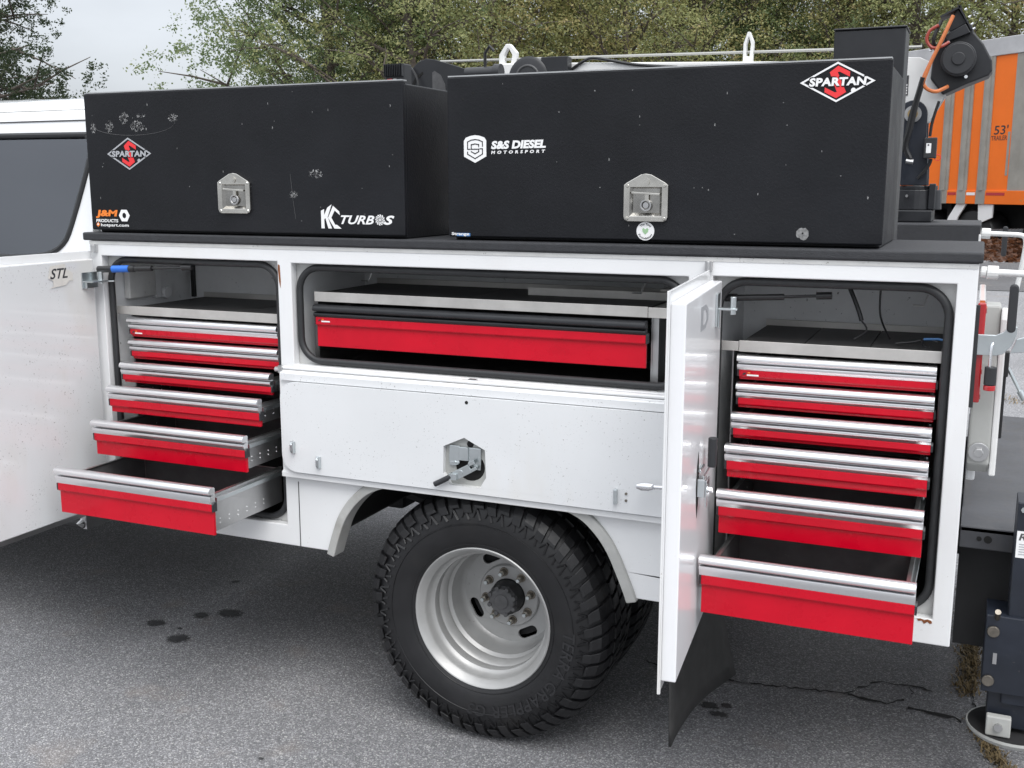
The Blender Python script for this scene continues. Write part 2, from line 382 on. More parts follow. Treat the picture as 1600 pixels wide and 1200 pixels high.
# ------------------------------------------------------------------ ground
def ground_z(y): 
    t = min(max((y-4.0)/13.0, 0), 1); t = t*t*(3-2*t); return .60*t
m = MB(); ys = [-60, -20, -6, 0, 2, 3.5]+[4+i*.8 for i in range(18)]; xs = [-120, -40, -20, -10, -5, -2, 0, 2, 5, 20, 60]
ys += [20, 40, 100, 500]
vs = [(x, y, ground_z(y)) for y in ys for x in xs]; nx = len(xs)
fs = [(j*nx+i, j*nx+i+1, (j+1)*nx+i+1, (j+1)*nx+i) for j in range(len(ys)-1) for i in range(nx-1)]
m.add(vs, fs); pavement = m.build('pavement', 'asphalt', None, smooth=True); pavement['kind'] = 'structure'; ORI[pavement.name] = V(0,0,0)
rnd = random.Random(4)
for (cx, cy, w, h) in [(-2.99,.356,.07,.045), (-2.80,.271,.065,.06), (-2.77,.56,.09,.06), (-2.87,.50,.05,.05), (-2.98,.864,.03,.03), (-2.86,.35,.02,.015),
                       (-.745,.55,.05,.035), (-.70,.50,.05,.03), (-.69,.57,.03,.03), (-.4,-.62,.035,.025), (-1.63,-.30,.012,.012), (-1.95,-.35,.014,.010)]:
    n = 22; P = []
    for i in range(n):
        a = 2*math.pi*i/n; q = .62+.38*rnd.random(); P.append((cx+w*q*math.cos(a), cy+h*q*math.sin(a), .003))
    MB().add(P, [tuple(range(n))]).build('oil_stain', 'oil', pavement)
def crack(pts, w, seed):
    rr = random.Random(seed); P = []
    for (a, b) in zip(pts[:-1], pts[1:]):
        k = max(2, int(math.dist(a, b)/.02))
        for i in range(k): P.append((a[0]+(b[0]-a[0])*i/k+rr.gauss(0, .004), a[1]+(b[1]-a[1])*i/k+rr.gauss(0, .006)))
    L = []; Q = []
    for i, p in enumerate(P):
        t = w*(.3+.9*rr.random()); L.append((p[0], p[1]-t, .0035)); Q.append((p[0], p[1]+t, .0035))
    n = len(P); MB().add(L+Q, [(i, i+1, n+i+1, n+i) for i in range(n-1)]).build('crack', 'crack_dark', pavement)
crack([(-1.05,.80),(-.72,.765),(-.327,.83),(-.232,.965),(-.125,.99),(-.02,.96)], .007, 1)
crack([(-.327,.83),(-.2,.81),(-.117,.87)], .010, 2)
crack([(-.125,.99),(-.112,.93),(-.117,.87)], .006, 3)
crack([(-.117,.80),(-.03,.80),(.07,.77)], .012, 4)
crack([(.07,1.9),(.09,1.5),(.08,1.1),(.10,.80),(.2,.5),(.33,.1),(.5,-.4)], .014, 5)
crack([(-3,6.5),(.1,6.6),(1.2,6.1)], .02, 6); crack([(-2,9.5),(.2,9.2),(2.5,9.4)], .03, 7)
# darker, newer strip of asphalt towards the bank
m = MB(); xs2 = [-30, -10, 0, 10, 40]; ys2 = [12.3+.35*i for i in range(10)]; n = len(xs2)
m.add([(x, y+.05*math.sin(x), ground_z(y)+.006) for y in ys2 for x in xs2], [(j*n+i, j*n+i+1, (j+1)*n+i+1, (j+1)*n+i) for j in range(len(ys2)-1) for i in range(n-1)]); m.build('patched_strip', 'asphalt_dark', pavement, smooth=True)
# dry grass in the joint
def blades(pts, per, spread, h, seed, name):
    rr = random.Random(seed); m = MB()
    for (a, b) in zip(pts[:-1], pts[1:]):
        n = int(per*math.dist(a, b))
        for _ in range(n):
            t = rr.random(); cl = .35+.65*(.5+.5*math.sin(37*t+seed*3+a[0]*9))
            x = a[0]+(b[0]-a[0])*t+rr.gauss(0, spread); y = a[1]+(b[1]-a[1])*t+rr.gauss(0, spread)
            g = ground_z(y); hh = h*(.3+.9*rr.random())*cl; an = rr.random()*6.28; w = .0018+.0016*rr.random()
            lx, ly = math.cos(an)*hh*1.1, math.sin(an)*hh*1.1; px, py = -math.sin(an)*w, math.cos(an)*w
            m.add([(x-px,y-py,g),(x+px,y+py,g),(x+lx*.45+px*.8,y+ly*.45+py*.8,g+hh*.6),(x+lx*.45-px*.8,y+ly*.45-py*.8,g+hh*.6),(x+lx,y+ly,g+hh*.8)],
                  [(0,1,2,3),(3,2,4)])
    o = m.build(name, 'grass_dry', None); o['kind'] = 'stuff'; o['label'] = 'dry brown grass growing along the open joint in the asphalt beside the black stabiliser leg' if seed == 11 else 'dry weed clumps in the pavement cracks behind the truck'; o['category'] = 'grass'
blades([(.06,2.1),(.075,1.7),(.08,1.2),(.07,1.0)], 1700, .022, .032, 11, 'dry_grass')
blades([(-.6,6.6),(.1,6.6),(1.2,6.1)], 300, .06, .06, 13, 'dry_weeds')
blades([(.09,.82),(.14,.62),(.2,.45),(.28,.2)], 1900, .014, .026, 11, 'dry_grass')

# ------------------------------------------------------------------ the truck
WHITE = 'white_paint'
truck = root('service_truck', (-1.4, 1.15, 0), 'white service body truck with open side compartments and big off-road rear tyres', 'truck')
ZT, ZB = 1.575, .575
LO = (-2.80, -2.068, .645, 1.524); MO = (-2.016, -.724, 1.192, 1.52); RO = (-.657, -.047, .645, 1.524)
rect = lambda b: [(b[0], b[2]), (b[1], b[2]), (b[1], b[3]), (b[0], b[3])]
arch = [(-1.894,.574),(-1.872,.64),(-1.845,.705),(-1.80,.765),(-1.74,.812),(-1.64,.845),(-1.50,.862),(-1.38,.866),(-1.25,.862),(-1.11,.845),(-1.02,.815),(-.965,.77),(-.925,.715),(-.89,.64),(-.863,.574)]
outer = [(-2.85,ZB),(-1.894,ZB)]+arch[1:-1]+[(-.863,ZB),(0,ZB),(0,ZT),(-2.85,ZT)]
m = MB(); xz_plate(m, outer, [rect(LO), rect(MO), rect(RO)], 0, .032)
body = m.build('body_side', WHITE, truck, bevel=.003)
def inset(b, d): return (b[0]+d, b[1]-d, b[2]+d, b[3]-d)
m = MB()
arch_in = [(x*1.0, z-.0) for x, z in arch]
for b in (LO, MO, RO):
    xz_plate(m, rect((b[0]-.012, b[1]+.012, b[2]-.012, b[3]+.012)), [rrect(*inset(b, .013), .075)], .0325, .045)
m.build('door_jamb', 'jamb_grey', body)
for b in (LO, MO, RO):      # bulb seal round each opening
    P = [(x, .026, z) for x, z in rrect(*inset(b, .0135), .075, 9)]
    s = MB(); s.tube(P, .0112, 10, True); s.build('door_seal', 'seal_rubber', body, smooth=True)
# rear, front and inner skins of the near pack
m = MB(); m.box(-.006, 0, .033, .56, ZB, ZT); m.box(-2.85, -2.844, .033, .56, ZB, ZT); m.box(-2.843, -.007, .554, .56, .90, ZT)
m.build('body_skin', WHITE, truck)
m = MB(); m.box(-2.842, -2.70, .035, .55, ZB, ZB+.005)
m.build('body_skin', WHITE, truck)
# compartment liners: five sheets each
def liner(b, depth, name='compartment_liner', zb=None):
    x0, x1, z0, z1 = b; x0 -= .004; x1 += .004; z0 -= .02; z1 += .012; y0 = .046; m = MB(); t = .003
    m.box(x0-t, x0, y0, depth, z0, z1); m.box(x1, x1+t, y0, depth, z0, z1); m.box(x0, x1, depth, depth+t, z0, z1)
    m.box(x0, x1, y0, depth, z1, z1+t); m.box(x0, x1, y0, depth, z0-t, z0)
    return m.build(name, 'liner_grey', body)
liner(LO, .457); liner(MO, .457); liner(RO, .457)
m = MB(); m.box(-2.79, -2.08, .05, .45, .6265, .632); m.build('floor_mat', 'liner_black', body)
m = MB(); m.box(-.64, -.06, .05, .45, .6265, .632); m.build('floor_mat', 'liner_black', body)
m = MB(); m.box(-2.00, -.74, .05, .45, 1.1735, 1.178); m.build('floor_mat', 'liner_black', body)
# details in the left compartment: switch box, rail, perforated strip
m = MB(); m.box(-2.7995, -2.775, .10, .235, 1.365, 1.49); m.build('junction_box', 'jamb_grey', body, bevel=.003)
m = MB(); m.box(-2.7995, -2.785, .245, .275, 1.355, 1.50); m.cyl((-2.7985,.30,1.37), (-2.775,.30,1.37), .022, n=18); m.build('wire_duct', 'liner_grey', body, bevel=.002)
m = MB(); m.box(-2.79, -2.775, .444, .4565, 1.34, 1.52)
for i in range(12): m.cyl((-2.7825,.4435,1.345+i*.014), (-2.7825,.4555,1.345+i*.014), .0045, n=8)
m.build('slotted_strip', 'strut_black', body)
def hook(p, d):
    x, y, z = p; m = MB(); m.tube([(x+d*.028, y-.002, z), (x, y-.004, z), (x-d*.001, y, z+.006), (x-d*.008, y+.006, z+.028)], .003, 6); m.build('wire_hook', 'galvanised', body, smooth=True)
hook((-2.17,.15,1.455), -1); hook((-1.86,.22,1.452), -1); hook((-.90,.15,1.455), -1); hook((-.125,.12,1.455), -1)
hook((-2.3,.35,1.44), -1)
# cap
def cap(y0, y1, z0, z1, x0=-2.873, x1=.009):
    m = MB(); m.box(x0, x1, y0, y1, z0, z1); return m.build('body_cap', 'bedliner', truck, bevel=.006, seg=3)
cap(-.008, .575, ZT+.001, 1.6035)
# seam lines and small details on the face
m = MB(); m.box(-2.018, -2.0155, -.0014, .001, ZB+.001, .80); m.build('panel_seam', 'decal_dark', body)
m = MB(); m.box(-2.849, -.001, -.0016, .001, ZT-.012, ZT-.0005); m.build('panel_seam', 'jamb_grey', body)
# hinge knuckles above the doors
for hx, hz in ((-2.822, 1.549), (-.668, 1.551)):
    m = MB(); m.cyl((hx,-.012,hz-.013), (hx,-.012,hz+.013), .0095, n=12); m.box(hx-.008, hx+.010, -.010, -.0005, hz-.012, hz+.012); m.build('hinge_knuckle', 'galvanised', body, bevel=.001)
# fender flares (rubber-clad sheet edge)
def flare(pts, name='fender_flare'):
    m = MB(); n = len(pts); sec = [(-.016, .0), (-.012, .030), (.05, .034), (.05, .0)]   # (y, outward)
    P = np.array(pts); cen = V(-1.38, .45); vs = []
    for i in range(n):
        d = P[i]-cen; d /= np.linalg.norm(d)
        for yy, o in sec: q = P[i]+d*(o-.017); vs.append((q[0], yy, q[1]))
    fs = []
    for i in range(n-1):
        for k in range(4): fs.append((i*4+k, i*4+(k+1)%4, (i+1)*4+(k+1)%4, (i+1)*4+k))
    fs += [(0,1,2,3), tuple((n-1)*4+k for k in (3,2,1,0))]
    m.add(vs, fs); return m.build(name, 'flare_grey', truck, bevel=.004, smooth=False)
def dense(pts, k=4):
    Q = []; P = [pts[0]]+list(pts)+[pts[-1]]
    for i in range(1, len(P)-2):
        p0, p1, p2, p3 = [V(*q) for q in P[i-1:i+3]]
        for j in range(k):
            t = j/k; Q.append(tuple(.5*((2*p1)+(-p0+p2)*t+(2*p0-5*p1+4*p2-p3)*t*t+(-p0+3*p1-3*p2+p3)*t**3)))
    return Q+[pts[-1]]
lo_pts = dense([(-1.896,.565)]+arch[1:]); lo_pts[-1] = (-.861, .565)
flare(lo_pts)
# wheel well
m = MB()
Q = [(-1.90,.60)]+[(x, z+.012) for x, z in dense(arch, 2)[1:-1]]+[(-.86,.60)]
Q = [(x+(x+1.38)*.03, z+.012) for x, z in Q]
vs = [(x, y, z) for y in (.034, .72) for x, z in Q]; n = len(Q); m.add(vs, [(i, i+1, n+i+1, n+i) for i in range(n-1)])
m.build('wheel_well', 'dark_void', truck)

# ---- drop-down door hanging open over the wheel
dd = MB(); dx0, dx1 = -2.062, -.706
dd.box(dx0, dx1, -.020, -.0145, .822, 1.176)
drop = dd.build('drop_door', WHITE, truck, bevel=.002)
m = MB(); hexo = [(-1.456,.985),(-1.386,1.017),(-1.317,.985),(-1.314,.90),(-1.335,.866),(-1.435,.866),(-1.458,.90)]
xz_plate(m, rrect(-2.047, -.722, .845, 1.143, .055), [hexo], -.0425, -.0205)
m.build('inner_pan', 'white_inner', drop, bevel=.003)
m = MB(); m.prism([(-.0205,1.1445),(-.033,1.1445),(-.033,1.168),(-.030,1.172),(-.0205,1.172)], dx0+.01, dx1-.01, 'x'); m.build('top_flange', 'white_inner', drop, bevel=.002)
m = MB(); m.cyl((dx0+.004,-.012,1.183), (dx1-.004,-.012,1.183), .006, n=10); m.build('hinge', WHITE, drop, smooth=True)
m = MB(); m.cyl((dx0-.016,-.016,1.176), (dx0+.003,-.016,1.176), .0085, n=10); m.box(dx0-.002, dx0+.012, -.024, -.010, 1.166, 1.19); m.build('hinge_pin', 'galvanised', drop)
m = MB(); m.box(-1.385, -1.36, -.0135, -.0008, 1.173, 1.192); m.build('striker', 'galvanised', drop)
m = MB(); m.prism([(-.0145,.8215),(-.030,.8215),(-.030,.838),(-.0205,.8445),(-.0205,.826),(-.0145,.826)], dx0+.002, dx1-.002, 'x'); m.build('bottom_lip', WHITE, drop, bevel=.0015)
# latch recess of the drop door
def latch_recess(parent):
    m = MB(); xz_plate(m, hexo, [[(-1.386+.049*math.cos(2*math.pi*i/24)+.012, .925+.045*math.sin(2*math.pi*i/24)) for i in range(24)]], -.0255, -.0215)
    m.build('latch_plate', 'body_grey', parent)
    m = MB(); m.cyl((-1.374,-.0210,.925), (-1.374,-.0207,.925), .052, n=24); m.build('latch_hole', 'dark_void', parent)
    m = MB(); m.cyl((-1.373,-.0262,.995), (-1.373,-.0256,.995), .011, n=18); m.build('latch_hole', 'dark_void', parent)
    m = MB(); m.box(-1.440, -1.406, -.034, -.027, .938, .988); m.box(-1.375, -1.335, -.034, -.027, .935, .986); m.box(-1.406, -1.375, -.040, -.027, .945, .987)
    m.prism([(-1.440,.938),(-1.406,.938),(-1.41,.930),(-1.430,.924),(-1.440,.926)], -.034, -.028, 'y'); m.prism([(-1.375,.935),(-1.335,.935),(-1.337,.918),(-1.356,.920),(-1.372,.930)], -.034, -.028, 'y')
    m.build('latch_bracket', 'zinc', parent, bevel=.0015)
    m = MB(); ax = V(.87, 0, .49); az = V(-.49, 0, .87)
    m.obox(V(-1.389,-.050,.912), ax, V(0,1,0), az, .030, .003, .0135); m.obox(V(-1.358,-.050,.943), ax, V(0,1,0), az, .010, .003, .006); m.obox(V(-1.350,-.050,.925), ax, V(0,1,0), az, .010, .003, .005)
    m.cyl((-1.394,-.055,.911), (-1.394,-.046,.911), .0085, n=14); m.box(-1.431, -1.405, -.060, -.040, .886, .906)
    m.build('latch_lever', 'zinc', parent, bevel=.001)
    m = MB(); m.cyl((-1.480,-.058,.866), (-1.425,-.053,.896), .0085, n=14); m.build('lever_grip', 'grip_black', parent, bevel=.0015)
    for bx, bz in ((-1.423,.934),(-1.352,.927)):
        m = MB(); m.cyl((bx,-.037,bz), (bx,-.033,bz), .006, n=10); m.build('rivet', 'zinc', parent)
latch_recess(drop)
for hx, hz in ((-2.000,.929),(-1.903,.888)):
    m = MB(); m.box(hx-.012, hx+.004, -.0455, -.0426, hz-.019, hz+.019); m.box(hx+.002, hx+.006, -.058, -.0427, hz-.019, hz+.019); m.prism([(-.058,hz-.010),(-.058,hz+.010),(-.052,hz+.019),(-.052,hz-.019)], hx-.006, hx+.002, 'x'); m.build('latch_catch', 'zinc', drop, bevel=.001)
for hx, hz in ((-.905,.892),):
    m = MB(); m.box(hx-.005, hx+.005, -.056, -.0427, hz-.022, hz+.022); m.build('latch_catch', 'zinc', drop, bevel=.002)
    for k in (-.010, .010):
        m = MB(); m.cyl((hx+.030,-.045,hz+k), (hx+.030,-.0427,hz+k), .004, n=10); m.build('rivet', 'nut_steel', drop)
m = MB(); m.cyl((-1.377,-.0432,1.126), (-1.377,-.0427,1.126), .0055, n=14); m.build('bolt_hole', 'dark_void', drop)
# chrome tee handle seen past the door edge
m = MB(); m.lathe([(.0005,-.030),(.008,-.026),(.0125,-.012),(.0125,.008),(.008,.020),(.0005,.024)], (-.805,-.085,.942), (1,0,.05), 16); m.cyl((-.80,-.085,.942), (-.74,-.075,.943), .006, n=10)
m.build('tee_handle', 'chrome', drop, smooth=True)

# ---- left door, standing square to the body
def hinged_door(name, hx, hy, ang, W, z0, z1, label):
    a = R(ang); U = V(math.sin(a), -math.cos(a), 0); N = V(math.cos(a), math.sin(a), 0)   # U out from hinge, N inner face normal
    def bx(m, u0, u1, n0, n1, za, zb):
        return m.obox(V(hx,hy,0)+U*(u0+u1)/2+N*(n0+n1)/2+V(0,0,(za+zb)/2), U, N, V(0,0,1), (u1-u0)/2, (n1-n0)/2, (zb-za)/2)
    m = MB(); bx(m, 0, W, 0, .005, z0, z1); d = m.build(name, WHITE, truck, bevel=.0015, label=label)
    return d, bx, U, N
ld, lbx, LU, LN = hinged_door('compartment_door', -2.845, -.004, -.5, .775, .612, 1.541, 'front compartment door swung open square to the body')
m = MB(); lbx(m, .018, .757, .0055, .028, .636, 1.514); m.build('inner_pan', 'white_inner', ld, bevel=.004)
m = MB(); lbx(m, 0, .775, -.003, -.0003, .613, .620); lbx(m, .004, .77, .0055, .0075, .6125, .630); m.build('edge_trim', 'galvanised', ld)
LI = -2.845+.0285
m = MB(); text_quad(m, 'STL', (LI+.0006,-.218,1.4575), (LI+.0006,-.142,1.4575), (LI+.0006,-.214,1.492), shear=.25, bold=.02); m.build('sticker_print', 'decal_dark', ld)
m = MB(); m.prism([(-.226,1.427),(-.205,1.433),(-.205,1.452),(-.226,1.462),(-.214,1.501),(-.150,1.505),(-.146,1.488),(-.118,1.472),(-.120,1.446),(-.136,1.448),(-.152,1.434)], LI+.0001, LI+.0004, 'x'); m.build('torn_sticker', 'sticker_paper', ld)
# right door
rd, rbx, RU, RN = hinged_door('compartment_door', -.668, -.010, 5.2, .622, .610, 1.541, 'rear compartment door swung open with its latch showing')
m = MB(); rbx(m, .014, .604, .0055, .040, .636, 1.514); m.build('inner_pan', 'white_door', rd, bevel=.003)
def rp(u, n, z): p = V(-.668,-.010,0)+RU*u+RN*n; return (p[0], p[1], z)
m = MB(); lt = [(0,-.085),(.018,-.05),(.028,0),(.018,.05),(0,.085),(-.014,.05),(-.018,0),(-.014,-.05)]
vs = [rp(.355+q*.9, .0405, 1.042+z) for q, z in lt]+[rp(.355+q*.9, .0408, 1.042+z) for q, z in lt]; m.add(vs, [tuple(range(8)), tuple(range(8,16))]+[(i,(i+1)%8,8+(i+1)%8,8+i) for i in range(8)]); m.build('latch_hole', 'dark_void', rd)
m = MB(); rbx(m, .33, .37, .041, .060, 1.015, 1.060); rbx(m, .315, .365, .060, .064, .990, 1.056); rbx(m, .26, .36, .052, .056, 1.0605, 1.066)
m.cyl(rp(.345,.041,1.03), rp(.345,.066,1.03), .009, n=12); m.cyl(rp(.30,.045,1.078), rp(.36,.045,1.078), .005, n=8); m.build('latch_lever', 'zinc', rd, bevel=.0015)
m = MB(); m.cyl(rp(.262,.062,1.066), rp(.262,.062,1.142), .0115, n=14); m.build('lever_grip', 'grip_black', rd, bevel=.003)
m = MB(); m.cyl(rp(.345,.066,1.03), rp(.345,.076,1.03), .007, n=6); m.build('latch_bolt', 'chrome', rd)
m = MB(); D1 = [(0,0),(.075,0),(.12,.015),(.12,.042),(.075,.058),(0,.058)]; D2 = [(.035,.012),(.072,.012),(.092,.021),(.092,.037),(.072,.046),(.035,.046)]
vs, fs = plate(D1, [D2], .0004); m.add([rp(.385-a, .0406+c, 1.424+b) for a, b, c in vs], fs); m.build('letter_decal', 'decal_silver', rd)
m = MB(); rbx(m, .085, .135, .0405, .046, 1.405, 1.49); rbx(m, .10, .13, .046, .095, 1.448, 1.453); rbx(m, .118, .124, .046, .05, 1.40, 1.45); m.cyl(rp(.115,.083,1.436), rp(.115,.083,1.482), .008, n=10); m.build('strut_bracket', 'zinc', rd, bevel=.001)
m = MB(); rbx(m, .614, .6215, .0052, .0075, .611, 1.5405); m.build('edge_trim', WHITE, rd)
# gas struts
m = MB(); m.cyl((-2.80,-.018,1.478), (-2.655,.0,1.483), .0115, n=12); m.cyl((-2.655,.0,1.483), (-2.585,.006,1.486), .0095, n=12); m.cyl((-2.585,.006,1.486), (-2.45,.016,1.492), .004, n=8); m.cyl((-2.465,.0155,1.4915), (-2.425,.019,1.493), .0095, n=12)
gs = m.build('gas_strut', 'strut_black', truck, smooth=True)
m = MB(); m.cyl((-2.742,-.0112,1.480), (-2.676,-.003,1.4822), .0122, n=14); m.build('colour_band', 'blue_band', gs, smooth=True)
m = MB(); m.box(-2.8158, -2.8128, -.082, -.010, 1.415, 1.470); m.box(-2.8125, -2.765, -.082, -.010, 1.437, 1.441); m.box(-2.8125, -2.80, -.075, -.058, 1.416, 1.437); m.cyl((-2.79,-.02,1.430), (-2.79,-.02,1.470), .008, n=10); m.cyl((-2.795,.0,1.436), (-2.76,.012,1.436), .003, n=6); m.build('strut_bracket', 'zinc', ld, bevel=.001)
m = MB(); m.cyl((-.632,.05,1.462), (-.600,.05,1.463), .011, n=12); m.cyl((-.600,.05,1.463), (-.475,.055,1.470), .0085, n=12); m.cyl((-.475,.055,1.470), (-.37,.06,1.477), .004, n=8); m.cyl((-.392,.0595,1.4755), (-.352,.061,1.478), .010, n=12); m.build('gas_strut', 'strut_black', truck, smooth=True)
# loose wires in the right compartment
for pts, r in (([(-.335,.20,1.515),(-.30,.19,1.44),(-.285,.185,1.40)], .006), ([(-.285,.185,1.40),(-.27,.18,1.375),(-.30,.16,1.352)], .0025), ([(-.245,.25,1.515),(-.245,.25,1.43),(-.235,.24,1.39),(-.21,.2,1.352)], .0028),
               ([(-.10,.2,1.50),(-.085,.19,1.46),(-.062,.18,1.43)], .003), ([(-.19,.13,1.35),(-.15,.13,1.356),(-.11,.12,1.366),(-.085,.11,1.362)], .0028), ([(-.125,.12,1.364),(-.12,.10,1.352),(-.105,.09,1.35)], .0025)):
    m = MB(); m.tube(dense([tuple(p) for p in pts], 4), r, 7); m.build('loose_wire', 'strut_black', body, smooth=True)
m = MB(); m.tube([(-.12,.118,1.367),(-.085,.112,1.370),(-.07,.11,1.368)], .0033, 7); m.build('loose_wire', 'decal_blue', body, smooth=True)
# rust spot at the rear sill
m = MB(); m.prism([(-.084,.641),(-.076,.6435),(-.066,.640),(-.058,.6435),(-.049,.641),(-.046,.635),(-.052,.632),(-.058,.637),(-.066,.630),(-.072,.638),(-.08,.636)], -.0012, -.0002, 'y'); m.build('rust_spot', 'rust', body)
m = MB(); m.prism([(-2.064,1.515),(-2.058,1.512),(-2.056,1.46),(-2.058,1.44),(-2.062,1.46),(-2.065,1.50)], -.0012, -.0002, 'y'); m.build('rust_spot', 'rust', body)
# ---- wheel: deep-dish rear wheel with off-road tyre
WX, WZ, WY, TR = -1.364, .417, .03, .420
def ring(m, prof, y_off=0, n=72): return m.lathe([(r, h) for r, h in prof], (WX, 0, WZ), (0,1,0), n)
def make_wheel(detail=True):
    y = WY
    m = MB()      # carcass: closed section (r, y)
    prof = [(.222,y+.006),(.232,y-.004),(.262,y-.016),(.300,y-.022),(.335,y-.019),(.368,y-.008),(.3945,y+.012),(.4065,y+.035),(.4092,y+.08),(.4097,y+.14),(.4092,y+.20),(.4065,y+.245),(.39,y+.268),(.35,y+.29),(.30,y+.296),(.25,y+.285),(.222,y+.27)]
    ring(m, prof, n=96); tyre = m.build('tyre', 'tyre_rubber', truck, smooth=True)
    # tread: shoulder lugs, sidewall biters and two rows of centre blocks
    m = MB(); N = 54; rr = random.Random(8)
    def pt(a, r, yy): return (WX+r*math.cos(a), yy, WZ+r*math.sin(a))
    def block(a0, a1, prof_lo, prof_hi, sk=0.0):      # lists of (r,y) inner and outer surfaces
        vs = []; n = len(prof_lo)
        for a in (a0, a1):
            for k, (r, yy) in enumerate(prof_lo+prof_hi[::-1]):
                vs.append(pt(a+sk*((k if k < n else 2*n-1-k)), r, yy))
        M = 2*n; fs = [tuple(range(M)), tuple(range(M, 2*M))[::-1]]+[(i, (i+1)%M, M+(i+1)%M, M+i) for i in range(M)]
        m.add(vs, fs)
    for i in range(N):
        a = 2*math.pi*i/N; w = 2*math.pi/N
        # outer shoulder lug, long and short alternating
        s0 = .366 if i % 2 else .350
        for sgn in (0, 1):
            yy = (lambda v: y+v) if sgn == 0 else (lambda v: y+.28-v)
            lo = [(s0, yy(-.012)), (.374, yy(-.005)), (.390, yy(.010)), (.401, yy(.034)), (.403, yy(.075))]
            hi = [(s0+.001, yy(-.0195 if i % 2 else -.0225)), (.376, yy(-.0165)), (.399, yy(.001)), (.4125, yy(.028)), (.4165, yy(.075))]
            block(a+.04*w, a+(.80 if i % 2 else .72)*w, lo, hi, sk=.016 if sgn == 0 else -.016)
        for (c0, c1, off) in ((.088, .135, .3), (.145, .192, .75)):
            block(a+off*w, a+(off+.78)*w, [(.404,y+c0),(.404,y+c1)], [(.4170,y+c0),(.4170,y+c1)], sk=.03)
        # small sidewall biters below the shoulder
        if detail:
            for b, L, d1, d2, dr in ((a+.30*w, .330, .016, .050, .030), (a+.95*w, .338, .010, -.020, .024)):
                vs = [pt(b-.010, L, y-.016), pt(b+d1-.004, L-.002, y-.016), pt(b+d2, L+dr, y-.007), pt(b+d2-.016, L+dr+.003, y-.007), pt(b-.010, L, y-.0215), pt(b+d1-.004, L-.002, y-.0265), pt(b+d2, L+dr, y-.0185), pt(b+d2-.016, L+dr+.003, y-.0155)]
                m.add(vs, [(0,1,2,3),(4,7,6,5),(0,4,5,1),(1,5,6,2),(2,6,7,3),(3,7,4,0)])
    t = m.build('tread', 'tyre_rubber', tyre, bevel=.0018); t['kind'] = 'stuff'
    m = MB()      # raised rings on the sidewall
    for r0, yy in ((.247,y-.0105),(.314,y-.0222)):
        m.lathe([(r0-.0022,yy+.001),(r0-.001,yy-.0012),(r0+.001,yy-.0012),(r0+.0022,yy+.001)], (WX,0,WZ), (0,1,0), 96)
    m.build('sidewall_ring', 'tyre_rubber', tyre, smooth=True)
    if detail:
        def arc_text(s, a0, a1, rb, rt, shear=.2, flip=False):
            vs, fs = text2d(s, shear=shear, bold=.012, spacing=1.05); P = []
            for u, v in vs:
                a = R(a0+(a1-a0)*u); r = rb+(rt-rb)*v
                yy = y-.0225-.0012 if r > .28 else y-.0205-.0012
                P.append(pt(a, r, yy))
            MB().add(P, fs).build('sidewall_letters', 'tyre_letter', tyre)
        arc_text('TERRA GRAPPLER G3', 2, -98, .283, .322)
    # rim barrel with steps
    m = MB(); rp_ = [(.2175,y+.008),(.2335,y-.002),(.2345,y-.006),(.2315,y-.0085),(.2265,y-.006),(.2215,y+.004),(.212,y+.012),(.2095,y+.022),(.2085,y+.040),(.2025,y+.050),(.1955,y+.056),(.1945,y+.082),(.1985,y+.088),(.1985,y+.094),(.189,y+.104),(.1865,y+.128),(.1905,y+.134),(.1905,y+.140),(.181,y+.150),(.1785,y+.20),(.173,y+.216),(.160,y+.226)]
    ring(m, rp_, n=96); rim = m.build('rim', 'rim_silver', truck, smooth=True)
    # wheel disc with four slots, eight studs
    m = MB(); oc = [(.164*math.cos(2*math.pi*i/64), .164*math.sin(2*math.pi*i/64)) for i in range(64)]; holes = []
    for k in range(4):
        a = R(28+90*k); c = V(math.cos(a), math.sin(a)); tt = V(-math.sin(a), math.cos(a)); L = rrect(-.036, .036, -.0165, .0165, .0163, 6)
        holes.append([tuple(c*(.1385+q)+tt*p) for p, q in L])
    holes.append([(.058*math.cos(2*math.pi*i/32), .058*math.sin(2*math.pi*i/32)) for i in range(32)])
    vs, fs = plate(oc, holes, .008)
    m.add([(WX+a, y+.226-c, WZ+b) for a, b, c in vs], fs); disc = m.build('wheel_disc', 'rim_silver', truck, bevel=.0025)
    m = MB(); ring(m, [(.1075,y+.2215),(.1065,y+.214),(.103,y+.211),(.060,y+.211),(.0585,y+.2215)], n=64); m.build('lug_flange', 'rim_silver', disc, smooth=True)
    for k in range(8):
        a = R(11+45*k); x, z = WX+.0835*math.cos(a), WZ+.0835*math.sin(a)
        m = MB(); m.cyl((x,y+.2115,z), (x,y+.207,z), .0155, .0145, n=16); m.cyl((x,y+.207,z), (x,y+.187,z), .0115, .011, n=6); nut = m.build('lug_nut', 'nut_steel', disc, bevel=.001)
        m = MB(); m.cyl((x,y+.187,z), (x,y+.176,z), .0065, .006, n=10); m.build('stud', 'zinc', nut)
    m = MB(); ring(m, [(.0565,y+.226),(.0565,y+.185),(.0525,y+.172),(.050,y+.165),(.020,y+.161)], n=40); hub = m.build('hub', 'hub_black', truck, smooth=True)
    m = MB(); m.cyl((WX,y+.172,WZ), (WX,y+.1515,WZ), .047, .043, n=28); m.cyl((WX,y+.1515,WZ), (WX,y+.147,WZ), .026, .024, n=24); m.build('hub_cap', 'hub_grey', hub, bevel=.003)
    for k in range(8):
        a = R(20+45*k); x, z = WX+.0455*math.cos(a), WZ+.0455*math.sin(a)
        m = MB(); m.cyl((x,y+.168,z), (x,y+.148,z), .0085, .0075, n=10); m.build('hub_bolt', 'hub_grey', hub, bevel=.001)
